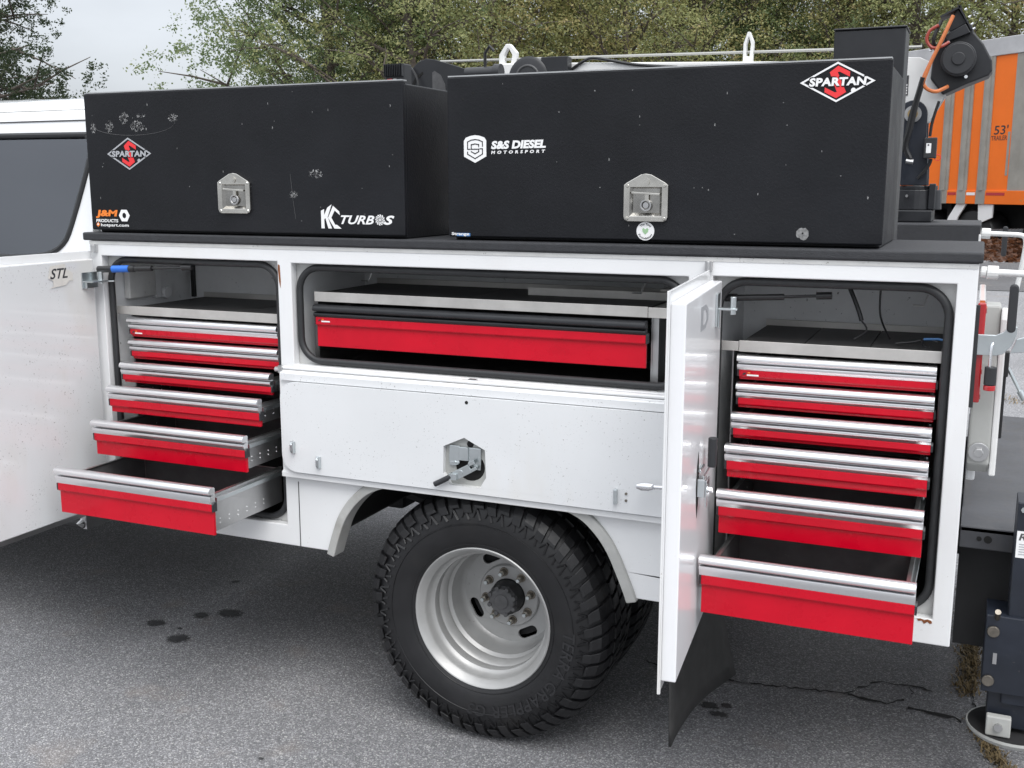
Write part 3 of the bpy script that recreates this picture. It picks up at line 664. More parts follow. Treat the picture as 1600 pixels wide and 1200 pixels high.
    # brake drum behind the slots
    m = MB(); m.cyl((WX,y+.245,WZ), (WX,y+.34,WZ), .150, n=32); m.build('brake_drum', 'under_black', hub, smooth=False)
    return [tyre, rim, disc, hub]
grp = make_wheel()
def copy_group(objs, off, mirror=False):
    for o in objs:
        c = o.copy(); col.objects.link(c); c.parent = truck
        M = Matrix.Translation(Vector(off))
        if mirror: M = Matrix.Translation(Vector((0, 0, 0))) @ Matrix.Rotation(math.pi, 4, 'Z')
        c.matrix_local = M if not mirror else M @ Matrix.Translation(Vector(off))
        for ch in o.children:
            d = ch.copy(); col.objects.link(d); d.parent = c
            for g in ch.children:
                e = g.copy(); col.objects.link(e); e.parent = d
copy_group([grp[0]], (0, .305, 0))                                   # inner twin tyre
# far side pair: turned half round about the truck root (x=-1.4, y=1.15)
copy_group([grp[0], grp[1]], (-.072, 0, 0), True); copy_group([grp[0]], (-.072, .305, 0), True)
# front wheels (the cab stands on them)
copy_group(grp, (-3.75, .10, 0)); copy_group([grp[0], grp[1]], (3.678, .10, 0), True)

# ---- chassis
m = MB(); m.box(-5.6, .02, .72, .79, .60, .80); m.box(-5.6, .02, 1.51, 1.58, .60, .80); m.build('frame_rail', 'under_black', truck)
m = MB(); m.cyl((WX,.30,WZ), (WX,2.0,WZ), .055, n=16); m.lathe([(.001,-.17),(.09,-.15),(.15,-.06),(.16,0),(.15,.06),(.09,.15),(.001,.17)], (WX,1.15,WZ), (0,1,0), 20); m.build('axle', 'under_black', truck, smooth=True)
for yy in (.68, 1.56):
    m = MB(); m.tube(dense([(-2.05,yy,.62),(-1.7,yy,.53),(WX,yy,.50),(-1.03,yy,.53),(-.68,yy,.62)], 4), .035, 6); m.build('leaf_spring', 'under_black', truck)
m = MB(); m.box(-2.82, -2.0, .62, .72, .57, .72); m.box(-2.6, -2.1, .85, 1.4, .45, .75); m.build('fuel_tank', 'under_black', truck, bevel=.02)
m = MB(); m.box(-1.75, -1.60, .30, .60, .72, .80); m.build('bracket', 'under_black', truck, bevel=.005)
# bed and far pack
m = MB(); m.box(-2.84, -.01, .562, 1.735, .87, .90); m.build('bed_floor', 'deck_black', truck)
m = MB(); m.box(-2.84, -.004, 1.74, 2.30, .575, ZT); m.build('far_pack', WHITE, truck, bevel=.004)
cap(1.735, 2.31, ZT+.001, 1.613, -2.873, -.006)
m = MB(); m.box(-.5, -.012, 1.727, 1.7385, 1.40, 1.60); m.build('far_pack_trim', 'bedliner', truck)
# mud flap, curled rearwards on its inner side
m = MB(); NU, NV = 12, 10; vs = []
for j in range(NV+1):
    t = j/NV
    for i in range(NU+1):
        s = i/NU; yv = .0+.56*s
        zb = .13+.035*math.sin(math.pi*s)*(1-s)**.5; z = .60+(zb-.60)*t
        x = -.745+.010*t+.075*(s**1.6)*(t**1.5)
        vs.append((x, yv, z))
fs = [(j*(NU+1)+i, j*(NU+1)+i+1, (j+1)*(NU+1)+i+1, (j+1)*(NU+1)+i) for j in range(NV) for i in range(NU)]
m.add(vs, fs); mf = m.build('mud_flap', 'liner_black', truck, smooth=True)
md = mf.modifiers.new('thick', 'SOLIDIFY'); md.thickness = .008
m = MB(); m.box(-.76, -.70, .0, .62, .575, .615); m.build('flap_hanger', 'under_black', truck)

# ---- rear: deck bumper, stabiliser leg, tail lamp, tailgate post, latch bar
m = MB(); m.box(.004, .48, .345, 2.03, .79, .805); m.prism([(.345,.806),(.345,.742),(.352,.742),(.352,.80),(.40,.80),(.40,.806)], .004, .48, 'x'); deck = m.build('rear_deck', 'deck_black', truck, bevel=.004)
for hx, r in ((.055,.007),(.078,.011)):
    m = MB(); m.cyl((hx,.3445,.773), (hx,.3435,.773), r, n=16); m.build('bolt_hole', 'dark_void', deck)
m = MB(); m.box(.006, .46, .42, 1.95, .42, .785); m.build('tow_beam', 'under_black', truck)
leg = MB(); leg.box(.142, .27, .225, .335, .34, .925); outr = leg.build('stabiliser_leg', 'navy_paint', truck, bevel=.004, label='navy black crane stabiliser leg with bolted sleeve and round foot')
m = MB(); m.box(.088, .28, .212, .345, .375, .60); m.build('sleeve', 'navy_paint', outr, bevel=.003)
m = MB(); m.box(.108, .225, .24, .32, .265, .375); m.build('foot_post', 'navy_paint', outr, bevel=.003)
m = MB(); m.lathe([(.001,.010),(.09,.010),(.112,.014),(.120,.018),(.121,.010),(.112,-.002),(.001,-.004)], (.178,.28,.240), (0,0,1), 36); m.build('foot_pad', 'body_grey', outr, smooth=True)
m = MB(); m.lathe([(.001,.0112),(.09,.0112),(.112,.0152),(.1165,.0172)], (.178,.28,.240), (0,0,1), 30); m.build('foot_shade', 'under_black', outr, smooth=True)  # shadow on top of the foot pad, painted as a dark disc inside the pale rim
m = MB(); m.box(.108, .172, .196, .222, .254, .312); m.build('foot_clevis', 'body_grey', outr, bevel=.004)
m = MB(); m.cyl((.140,.1955,.284), (.140,.187,.284), .011, n=12); m.build('bolt', 'galvanised', outr)
for bx_, bz_ in ((.108,.555),(.104,.41)):
    m = MB(); m.cyl((bx_,.2115,bz_), (bx_,.204,bz_), .017, .016, n=18); m.build('bolt', 'nut_steel', outr, bevel=.002)
m = MB(); m.cyl((.115,.2245,.585), (.115,.19,.62), .008, n=10); m.build('bolt', 'nut_steel', outr)
m = MB(); m.box(.112, .122, .2105, .2117, .46, .492); m.build('slot', 'galvanised', outr)
m = MB(); m.box(.146, .26, .2236, .2246, .770, .845); st = m.build('warning_label', 'decal_white', outr)
m = MB(); text_quad(m, 'RA', (.151,.2232,.819), (.19,.2232,.819), (.151,.2232,.839), shear=.2, bold=.03); m.build('label_print', 'hub_grey', outr)
m = MB()
for i in range(5): m.box(.153, .22-.012*(i % 2), .2230, .2235, .779+.007*i, .7815+.007*i)
m.build('label_print', 'decal_silver', outr)
m = MB(); m.cyl((.158,.2245,.905), (.158,.220,.905), .008, n=6); m.build('bolt', 'zinc', outr)
# tail lamp on the rear corner
m = MB(); m.box(.004, .024, .05, .12, 1.22, 1.475); tl = m.build('tail_lamp', 'plastic_red', truck, bevel=.004)
m = MB(); m.box(.0005, .010, .035, .0495, 1.21, 1.47); m.build('lamp_gasket', 'seal_rubber', tl)
for z in (1.455, 1.30, 1.236):
    m = MB(); m.box(.0245, .0258, .052, .118, z-.006, z+.006); m.build('lens_rib', 'plastic_red', tl)
# tailgate corner post and folded gate
m = MB(); m.prism([(.18,1.03),(.18,1.30),(.20,1.455),(.30,1.455),(.30,1.0),(.22,1.0)], .006, .062, 'x'); po = m.build('tailgate_post', 'body_grey', truck, bevel=.006)
m = MB(); m.prism([(.18,1.00),(.18,1.15),(.178,1.42),(.19,1.45),(.21,1.45),(.21,1.0)], .062, .078, 'x'); m.build('post_flange', 'crane_white', po, bevel=.004)
m = MB(); m.cyl((.034,.1795,1.065), (.034,.170,1.065), .026, n=22); m.cyl((.034,.1697,1.065), (.034,.158,1.065), .013, n=6); m.build('post_bolt', 'galvanised', po, bevel=.002)
m = MB(); m.box(.006, .030, .31, 1.99, .95, 1.36); m.build('tailgate', WHITE, truck, bevel=.006)
# zinc latch bar with black grip
m = MB(); m.prism([(.004,1.345),(.004,1.397),(.050,1.397),(.066,1.405),(.078,1.42),(.098,1.42),(.098,1.40),(.086,1.37),(.070,1.350),(.052,1.345)], .040, .046, 'y'); m.prism([(.085,1.352),(.13,1.358),(.25,1.38),(.25,1.43),(.16,1.41),(.098,1.388)], .048, .054, 'y'); lb = m.build('latch_bar', 'zinc', truck, bevel=.0015)
m = MB(); m.prism(rrect(.073, .094, 1.405, 1.525, .010, 5), .034, .052, 'y'); m.build('lever_grip', 'grip_black', lb, bevel=.004)
m = MB(); m.prism(rrect(.075, .095, 1.48, 1.60, .009, 5), 1.93, 1.95, 'y'); m.build('lever_grip', 'grip_black', lb, bevel=.003)
m = MB(); m.box(.078, .090, .34, .36, 1.07, 1.27); m.box(.066, .094, .335, .365, 1.245, 1.315); sb = m.build('prop_arm', 'strut_black', truck, bevel=.003)
m = MB(); m.cyl((.092,.35,1.27), (.132,.35,1.195), .005, n=8); m.cyl((.126,.35,1.207), (.140,.35,1.183), .009, n=10); m.build('prop_rod', 'zinc', sb, smooth=True)
# white hand rails
def pipe(pts, r, name='grab_rail'):
    m = MB(); m.tube(pts, r, 10); return m.build(name, 'crane_white', truck, smooth=True)
gr_ = pipe([(.003,.06,1.552),(.30,.06,1.545)], .009); m = MB(); m.cyl((.004,.06,1.552), (.018,.06,1.5515), .014, n=14); m.cyl((.0185,.06,1.5515), (.045,.06,1.551), .017, n=14); m.build('rail_socket', 'crane_white', gr_, bevel=.002)
g2 = pipe(dense([(.0,1.80,1.577),(.10,1.80,1.574),(.145,1.80,1.57),(.158,1.80,1.55),(.157,1.80,1.50),(.14,1.80,1.36)], 5), .010); m = MB(); m.cyl((-.003,1.80,1.577), (.030,1.80,1.576), .021, n=14); m.build('rail_socket', 'crane_white', g2, bevel=.002)

# ---- cab
CX0, CX1 = -5.05, -2.93
t_ = V(0, .17, .985); o_ = V(0, .075, 1.48)
def tilt(m, outer2, holes2, d0, d1):             # plate in the tilted greenhouse plane; coordinates (x, s)
    vs, fs = plate(outer2, holes2, d1-d0); U = V(1,0,0); N = np.cross(U, t_)
    return m.add([o_+U*a+t_*b+N*(c-(d0+d1)/2) for a, b, c in vs], fs)
win = [(-3.65,.03),(-3.30,.022),(-3.14,.036),(-3.06,.075),(-3.022,.15),(-2.962,.36),(-2.954,.425),(-2.962,.452),(-2.985,.466),(-3.02,.470),(-3.68,.472),(-3.72,.46),(-3.72,.06)]
fwin = [(-4.75,.02),(-3.86,.03),(-3.82,.06),(-3.82,.45),(-3.86,.468),(-4.35,.455),(-4.75,.10)]
m = MB(); tilt(m, [(-4.95,0),(CX1-.0,0),(CX1+.02,.50),(CX1,.522),(-4.30,.522),(-4.42,.50)], [win, fwin], 0, .03)
cab = m.build('cab', 'white_cab', truck, bevel=.005)
m = MB(); sec = [(.075,1.4795),(.058,1.40),(.05,1.25),(.055,1.05),(.075,.85),(.10,.70),(.16,.60),(.22,.60),(.22,1.4795)]; m.prism(sec, CX0, CX1, 'x'); m.build('cab_side', 'white_cab', cab, bevel=.004)
m = MB(); m.tube([tuple(o_+V(1,0,0)*a+t_*b+np.cross(V(1,0,0), t_)*.001) for a, b in dense(win+[win[0]], 3)[:-1]], .010, 8, True); m.build('window_seal', 'seal_rubber', cab, smooth=True)
m = MB(); tilt(m, [(a*1.0, b) for a, b in win], [], .012, .016); m.build('window_glass', 'glass', cab)
m = MB(); tilt(m, fwin, [], .012, .016); m.build('window_glass', 'glass', cab)
rs = [(.163,1.996),(.166,2.010),(.176,2.026),(.190,2.032),(.20,2.030),(.215,2.040),(.25,2.060),(.34,2.082),(.5,2.10),(.8,2.122),(1.15,2.13)]
rs = rs+[(2.30-a, b) for a, b in rs[::-1][1:]]
m = MB(); k = len(rs); vs = []
for x, dz in ((CX1-.01,-.012),(-3.1,.0),(-3.8,.01),(-4.25,0)): vs += [(x, a, b+dz*(0 if a < .2 or a > 2.1 else 1)) for a, b in rs]
m.add(vs, [(j*k+i, j*k+i+1, (j+1)*k+i+1, (j+1)*k+i) for j in range(3) for i in range(k-1)]); m.build('roof', 'white_cab', cab, smooth=True)
m = MB(); m.box(-4.3, CX1-.01, .190, .2005, 2.0335, 2.0365); m.build('roof_ditch', 'jamb_grey', cab)
m = MB(); m.box(-4.3, CX1-.004, .160, .166, 1.9925, 1.9965); m.build('door_gap', 'hub_grey', cab)
m = MB(); m.box(CX1-.02, CX1, .20, 2.1, .70, 1.49); m.box(CX1-.02, CX1, .2, .45, 1.49, 2.04); m.box(CX1-.02, CX1, 1.85, 2.1, 1.49, 2.04); m.box(CX1-.02, CX1, .45, 1.85, 1.96, 2.10); m.build('rear_wall', 'white_cab', cab)
m = MB(); m.box(CX1-.015, CX1-.01, .451, 1.849, 1.491, 1.959); m.build('window_glass', 'glass', cab)
m = MB(); m.box(CX0, -4.95, .06, 2.24, .6, 1.47); m.prism([(-6.3,.65),(-6.3,1.30),(-6.0,1.40),(-5.06,1.47),(-5.06,.65)], .18, 2.12, 'y'); m.build('hood', 'white_cab', cab, bevel=.03)
m = MB(); m.box(CX0, CX1-.03, .23, 2.07, .62, .70); m.box(CX0, CX1-.03, 2.08, 2.24, .6, 1.48); m.build('cab_floor', 'under_black', cab)
m = MB(); tilt_o = V(0,2.225,1.48); m.prism([(2.225,1.48),(2.14,1.995),(2.12,1.995),(2.205,1.48)], -4.9, -4.4, 'x'); m.prism([(2.225,1.48),(2.14,1.995),(2.12,1.995),(2.205,1.48)], -3.9, -3.8, 'x'); m.prism([(2.225,1.48),(2.14,1.995),(2.12,1.995),(2.205,1.48)], -3.0, CX1-.03, 'x'); m.build('far_pillar', 'white_cab', cab)
for sx in (-3.55, -4.35):
    for sy in (.35, 1.35):
        m = MB(); m.box(sx, sx+.50, sy, sy+.55, .95, 1.15); m.prism([(sx+.42,1.15),(sx+.60,1.15),(sx+.66,1.72),(sx+.56,1.74)], sy, sy+.55, 'y'); m.prism([(sx+.57,1.75),(sx+.65,1.74),(sx+.66,1.90),(sx+.59,1.90)], sy+.13, sy+.42, 'y'); m.build('seat', 'liner_grey', cab, bevel=.02)
m = MB(); m.prism([(-3.03,1.50),(-2.99,1.50),(-3.20,1.86),(-3.23,1.86)], .24, .26, 'y'); m.build('seat_belt', 'decal_white', cab)
m = MB(); m.box(-4.9, -3.0, .02, .16, .50, .53); m.box(-4.9,-3.0,.14,.16,.53,.58); m.build('running_board', 'under_black', truck, bevel=.01)
m = MB(); m.box(-3.02, -2.99, .03, .15, .50, .57); m.tube([(-3.0,.02,.535),(-3.0,-.0,.53),(-3.0,.02,.515)], .008, 6); m.build('step_bracket', 'galvanised', truck)
m = MB(); m.box(.15, .26, .3355, .3445, .60, .78); m.build('mount_bracket', 'navy_paint', outr)
for gx in (-3.77, -3.02):      # cab door gaps and pull handles
    m = MB(); m.prism([(.0735,1.475),(.0565,1.40),(.0485,1.25),(.0535,1.05),(.0735,.85),(.085,.79),(.09,.79),(.08,.85),(.06,1.05),(.055,1.25),(.063,1.40),(.08,1.475)], gx-.003, gx+.003, 'x'); m.build('door_gap', 'hub_grey', cab)
for hx in (-3.95, -3.20):
    m = MB(); m.tube([(hx-.11,.052,1.345),(hx-.10,.028,1.347),(hx+.0,.022,1.35),(hx+.10,.028,1.347),(hx+.11,.052,1.345)], .012, 8); m.build('door_handle', 'white_cab', cab, smooth=True)
# ------------------------------------------------------------------ drawer cabinets
YF = [.062, .062, .012, -.058, -.140, -.313]
RAIL = [1.310, 1.232, 1.157, 1.084, .980, .854]
RTOP = [1.266, 1.188, 1.112, 1.037, .932, .801]
RBOT = [1.239, 1.160, 1.084, .991, .858, .700]
def rail_profile(yf, zr, zt):
    h = zr-zt; P = [(yf, zr-.004), (yf-.004, zr-.001), (yf-.012, zr), (yf-.022, zr-.002), (yf-.028, zr-.007), (yf-.030, zr-.012), (yf-.030, zr-.017), (yf-.027, zr-.0205), (yf-.021, zr-.0215)]
    P += [(yf-.006, zr-.0215), (yf-.006, zr-.0258), (yf-.018, zr-.0262), (yf-.0225, zr-.0285), (yf-.0235, zr-.032)]
    P += [(yf-.022, zr-.032-(h-.032)*.4), (yf-.019, zr-.032-(h-.032)*.75), (yf-.0175, zt+.0006), (yf, zt+.0006)]
    return P
def drawer(cab, x0, x1, yf, zr, zt, zb, depth=.37, rail='aluminium', sticker=False, rivets=False):
    g = .016; t = .002; zf = zb+.004; zw = zt+.024
    m = MB(); a, b, y0, y1 = x0+g, x1-g, yf+.012, yf+depth
    m.box(a, a+t, y0, y1, zf, zw); m.box(b-t, b, y0, y1, zf, zw); m.box(a+t, b-t, y1-t, y1, zf, zw-.004); m.box(a+t, b-t, y0, y1-t, zf, zf+t); m.box(a-.0, a+.010, y0, y1, zw-.002, zw); m.box(b-.010, b, y0, y1, zw-.002, zw)
    tray = m.build('drawer', 'galvanised', cab, bevel=.0005, seg=1)
    m = MB(); m.box(a+t+.001, b-t-.001, y0+.002, y1-t-.001, zf+t+.0002, zf+t+.003); m.build('drawer_mat', 'tray_grey', tray)
    m = MB(); m.box(a+t+.0002, a+t+.0012, y0+.002, y1-.004, zf+.006, zw-.006); m.box(b-t-.0012, b-t-.0002, y0+.002, y1-.004, zf+.006, zw-.006); m.box(a+.004, b-.004, y1-t-.0012, y1-t-.0002, zf+.006, zw-.007); m.build('drawer_lining', 'tray_grey', tray)
    m = MB(); us = min(.026, (zt-zb)*.72)
    m.prism([(yf,zt),(yf-.018,zt),(yf-.0185,zt-us+.004),(yf-.0165,zt-us),(yf-.010,zt-us-.001),(yf-.010,zb),(yf,zb)], x0, x1, 'x')
    m.build('front_panel', 'red_paint', tray, bevel=.0012)
    m = MB(); m.box(x0+.02, x1-.02, yf+.001, yf+.010, zt, zr-.006); m.build('panel_return', 'red_paint', tray)
    m = MB(); m.prism(rail_profile(yf, zr, zt), x0-.005, x1+.0005, 'x'); m.build('handle_rail', rail, tray, smooth=True)
    for e0, e1 in ((x0-.0055, x0-.0005), (x1+.0006, x1+.0055)):
        m = MB(); m.prism([(yf+.002,zt+.004),(yf-.012,zt+.004),(yf-.018,zt-.002),(yf-.0175,zt-us+.002),(yf+.002,zt-us+.002)], e0, e1, 'x'); m.build('end_cap', 'grip_black', tray)
    for s0, s1 in ((a-.0105, a-.0005), (b+.0005, b+.0105)):
        zc = zw-.018
        m = MB(); m.box(s0, s1, yf+.016, max(yf+.18, .10), zc-.007, zc+.007); m.box(s0+.002, s1-.002, max(yf+.17, .09), .42, zc-.010, zc+.010); m.build('slide', 'zinc', tray, bevel=.001)
    if rivets:
        m = MB()
        for i in range(6):
            yy = yf+.04+i*.045
            for zz in (zf+.022, zf+.036):
                m.cyl((b-.0005,yy,zz), (b+.0012,yy,zz), .0026, n=6); m.cyl((a+t+.0010,yy,zz+.014), (a+t+.0022,yy,zz+.014), .0026, n=6)
        m.build('rivets', 'aluminium', tray, kind='stuff')
    if sticker:
        yq = yf-.0189; w = .032
        m = MB(); m.box(x0+.022, x0+.022+w, yq-.0005, yq-.0001, zt-.0155, zt-.011); m.build('brand_sticker', 'decal_white', tray)
        m = MB(); m.box(x0+.024, x0+.031, yq-.0005, yq-.0001, zt-.0085, zt-.005); m.build('brand_sticker', 'decal_orange', tray)
        m = MB(); m.prism([(x0+.009,zt-.014),(x0+.018,zt-.012),(x0+.020,zt-.006),(x0+.012,zt-.008)], yq-.0005, yq-.0001, 'y'); m.build('brand_sticker', 'decal_dark', tray)
    return tray
def shelf(cab, x0, x1, z, y0=.040, y1=.44, cuts=()):
    m = MB(); m.box(x0, x1, y0, y0+.003, z-.031, z); m.box(x0, x1, y0+.003, y1, z-.012, z-.009); m.box(x0, x1, y1-.003, y1, z-.008, z+.014)
    sh = m.build('shelf', 'shelf_steel', cab, bevel=.0012)
    ed = [x0+.004]+list(cuts)+[x1-.004]
    for a, b in zip(ed[:-1], ed[1:]):
        m = MB(); m.box(a+.0015, b-.0015, y0+.006, y1-.006, z-.0088, z-.0045); m.build('shelf_mat', 'liner_black', sh)
    return sh
cl = root('drawer_cabinet', (-2.415, .25, .632), 'six-drawer red tool cabinet in the front compartment by the door with the torn sticker', 'tool cabinet', 'drawer cabinets in the service body')
cr = root('drawer_cabinet', (-.334, .25, .632), 'six-drawer red tool cabinet in the rear compartment beside the door with the letter D', 'tool cabinet', 'drawer cabinets in the service body')
for cab_, x0, x1 in ((cl, -2.733, -2.108), (cr, -.586, -.081)):
    for i in range(6): drawer(cab_, x0, x1, YF[i], RAIL[i], RTOP[i], RBOT[i], sticker=(i == 0), rivets=(i >= 3))
    for a, b in ((x0-.028, x0-.004), (x1+.004, x1+.020)):
        m = MB(); m.box(a, a+.004 if a < x0 else b, .085, .44, .634, 1.312) if a < x0 else m.box(b-.004, b, .085, .44, .634, 1.312)
        m.build('side_panel', 'galvanised', cab_)
    m = MB(); m.box(x0-.02, x1+.015, .436, .44, .634, 1.31); m.build('back_panel', 'liner_black', cab_)
shelf(cl, -2.725, -2.075, 1.348, cuts=(-2.52, -2.28)); shelf(cr, -.588, -.070, 1.348, cuts=(-.42, -.25))
m = MB(); m.box(-2.785, -2.726, .0425, .045, 1.318, 1.3465); m.build('shelf_extension', 'shelf_steel', cl, bevel=.001)
m = MB(); m.box(-.640, -.589, .0425, .045, 1.318, 1.3445); m.build('shelf_extension', 'shelf_steel', cr, bevel=.001)
cm = root('drawer_cabinet', (-1.4, .25, 1.1785), 'wide single-drawer red tool cabinet in the middle compartment above the wheel', 'tool cabinet', 'drawer cabinets in the service body')
drawer(cm, -1.953, -.852, .055, 1.388, 1.347, 1.251, rail='black_paint', sticker=True)
shelf(cm, -1.958, -.848, 1.428, cuts=(-1.45, -1.1))
m = MB(); m.box(-.847, -.765, .041, .0435, 1.397, 1.4265); m.box(-.847, -.765, .044, .43, 1.416, 1.419); m.build('shelf_extension', 'shelf_steel', cm, bevel=.001)
m = MB(); m.box(-1.30, -.80, .25, .252, 1.4245, 1.448); m.box(-.88, -.78, .28, .38, 1.4245, 1.455); m.build('divider', 'shelf_steel', cm)
for a in (-1.972, -.846):
    m = MB(); m.box(a, a+.004, .075, .44, 1.1795, 1.395); m.box(a-.012 if a < -1.5 else a+.005, a-.001 if a < -1.5 else a+.022, .075, .079, 1.1795, 1.395); m.build('side_panel', 'galvanised', cm)
m = MB(); m.box(-1.96, -.84, .436, .44, 1.1795, 1.39); m.build('back_panel', 'liner_black', cm)

# ------------------------------------------------------------------ tool boxes on the cap
def sparkle(seed, n, x0, x1, z0, z1): pass
def tool_box(x0, x1, y0, z1, depth, label):
    t = root('tool_box', ((x0+x1)/2, y0+depth/2, 1.6035), label, 'tool box', 'black tool boxes on the truck')
    m = MB(); m.box(x0+.010, x1-.008, y0+.030, y0+depth, 1.604, z1-.006); b = m.build('box_body', 'box_black', t, bevel=.004)
    m = MB(); m.box(x0+.018, x1-.020, y0+.018, y0+.0295, 1.612, z1-.012); m.build('lid_gasket', 'dark_void', t)
    m = MB(); m.box(x0, x1, y0, y0+.018, 1.6135, z1); lid = m.build('lid', 'box_black', t, bevel=.004)
    m = MB(); m.box(x0+.003, x1-.003, y0+.0015, y0+.030, z1+.0003, z1+.0040); m.build('top_strip', 'galvanised', lid)
    m = MB(); m.box(x1-.0185, x1-.0075, y0+.022, y0+.0298, 1.62, z1-.012); m.build('lid_return', 'black_paint', t)
    return t, lid, b
def tee_latch(parent, cx, cz, y, w, h):
    x0, x1, z0, z1 = cx-w/2, cx+w/2, cz-h/2, cz+h/2; zs = z1-h*.24; r = w*.1
    out_ = [(x0,z0+r),(x0+r*.3,z0+r*.3),(x0+r,z0),(x1-r,z0),(x1-r*.3,z0+r*.3),(x1,z0+r),(x1,zs),(x1-w*.06,zs+h*.05),(cx+w*.12,z1-h*.02),(cx,z1),(cx-w*.12,z1-h*.02),(x0+w*.06,zs+h*.05),(x0,zs)]
    hx0, hx1, hz0, hz1 = x0+w*.14, x1-w*.14, z0+h*.11, zs-h*.045
    m = MB(); xz_plate(m, out_, [[(hx0,hz0),(hx1,hz0),(hx1,hz1),(hx0,hz1)]], y-.0100, y-.0002); L = m.build('tee_latch', 'stainless', parent, bevel=.0015)
    dpt = .0165; m = MB(); i = w*.06
    A = [(hx0,hz0),(hx1,hz0),(hx1,hz1),(hx0,hz1)]; B = [(hx0+i,hz0+i*1.2),(hx1-i,hz0+i*1.2),(hx1-i,hz1-i*.4),(hx0+i,hz1-i*.4)]
    m.add([(a, y-.0098, b) for a, b in A]+[(a, y-.0006, b) for a, b in B], [(0,1,5,4),(1,2,6,5),(2,3,7,6),(3,0,4,7),(4,5,6,7)]); m.build('latch_pan', 'stainless_dark', L)
    m = MB(); m.obox((cx, y-.0105, hz1-h*.13), (.998,0,-.06), (0,1,0), (.06,0,.998), w*.32, .0022, h*.022); m.obox((cx+.003, y-.0075, hz1-h*.20), (1,0,0), (0,1,0), (0,0,1), w*.045, .002, h*.085); m.build('tee_bar', 'stainless', L, bevel=.001)
    m = MB(); c = (cx, y-.0065, cz-h*.16); m.tube([(c[0]+w*.11*math.cos(a), c[1], c[2]+w*.11*math.sin(a)) for a in [2*math.pi*q/18 for q in range(18)]], w*.026, 6, True); m.cyl((c[0],y-.0008,c[2]), (c[0],y-.0075,c[2]), w*.065, n=14); m.build('lock_ring', 'galvanised', L, smooth=True)
    m = MB(); m.cyl((cx,y-.0102,z1-h*.17), (cx,y-.0135,z1-h*.17), w*.085, n=18); m.cyl((cx,y-.0136,z1-h*.17), (cx,y-.0146,z1-h*.17), w*.05, n=14); m.build('lock_barrel', 'stainless', L)
    for rx, rz in ((x0+w*.08,z0+h*.06),(x1-w*.08,z0+h*.06),(x0+w*.08,zs-.002),(x1-w*.08,zs-.002)):
        m = MB(); m.cyl((rx,y-.0101,rz), (rx,y-.0121,rz), w*.042, w*.03, n=12); m.build('rivet', 'stainless', L)
tbl, lidl, _ = tool_box(-2.832, -1.598, .0, 2.068, .50, 'black textured tool box with torn sticker patches and the KC Turbos decal')
tbr, lidr, _ = tool_box(-1.468, -.232, .030, 2.074, .50, 'black textured tool box with the S&S Diesel decal and a round white sticker')
tee_latch(lidl, -2.219, 1.739, 0, .126, .128); tee_latch(lidr, -.856, 1.731, .030, .126, .130)
S_POLY = [(-.42,.62),(-.10,.86),(.02,.94),(.60,.62),(.60,.40),(.13,.64),(.02,.62),(.12,.30),(.42,-.66),(-.10,-.95),(-.62,-.60),(-.62,-.40),(-.10,-.66),(-.0,-.64),(-.12,-.3)]
def spartan(parent, y, Lp, Tp, Rp, Bp, tx0, tx1, tz0, tz1, wmat, edge):
    cx, cz = (Lp[0]+Rp[0])/2, (Tp[1]+Bp[1])/2
    o = [Lp, Bp, Rp, Tp]; inn = [(cx+(a-cx)*(1-edge), cz+(b-cz)*(1-edge)) for a, b in o]
    m = MB(); xz_plate(m, o, [inn], y-.0012, y-.0002); m.build('diamond_emblem', wmat, parent)
    w = (Rp[0]-Lp[0])*.19; h = (Tp[1]-Bp[1])*.41; ex = cx; 
    m = MB(); SP = [(-.62,.60),(.02,.98),(.95,.60),(.95,.30),(.15,.62),(.0,.60),(.72,-.62),(-.02,-.98),(-.95,-.60),(-.95,-.30),(-.15,-.62),(0,-.60)]
    S1 = [(ex+a*w*.9, cz+b*h) for a, b in SP]
    vs, fs = plate(S1, [], .0006); m.add([(a, y-.0006-c, b) for a, b, c in vs], fs); m.build('emblem_letter', 'decal_red', parent)
    m = MB(); text_quad(m, 'SPARTAN', (tx0-.001,y-.0014,tz0-.003), (tx1+.001,y-.0014,tz0-.003), (tx0-.001,y-.0014,tz1+.003), bold=.05); m.build('emblem_backing', 'box_black', parent)
    m = MB(); text_quad(m, 'SPARTAN', (tx0,y-.0018,tz0), (tx1,y-.0018,tz0), (tx0+.002,y-.0018,tz1), bold=.045, spacing=1.06); m.build('emblem_name', wmat, parent)
    m = MB(); m.cyl((ex+w*1.15,y-.0010,cz-h*.52), (ex+w*1.15,y-.0004,cz-h*.52), w*.17, n=14); m.build('registered_mark', wmat, parent)
spartan(lidl, 0, (-2.742,1.868), (-2.649,1.921), (-2.553,1.868), (-2.649,1.815), -2.722, -2.576, 1.858, 1.878, 'decal_silver', .10)
spartan(lidr, .030, (-.456,2.022), (-.364,2.071), (-.271,2.022), (-.364,1.972), -.433, -.294, 2.012, 2.033, 'decal_white', .10)
def tex(parent, s, x0, x1, z0, z1, y, material, lift=.0, **k):
    m = MB(); text_quad(m, s, (x0,y-.0008,z0), (x1,y-.0008,z0+lift), (x0,y-.0008,z1), **k); return m.build('decal_print', material, parent)
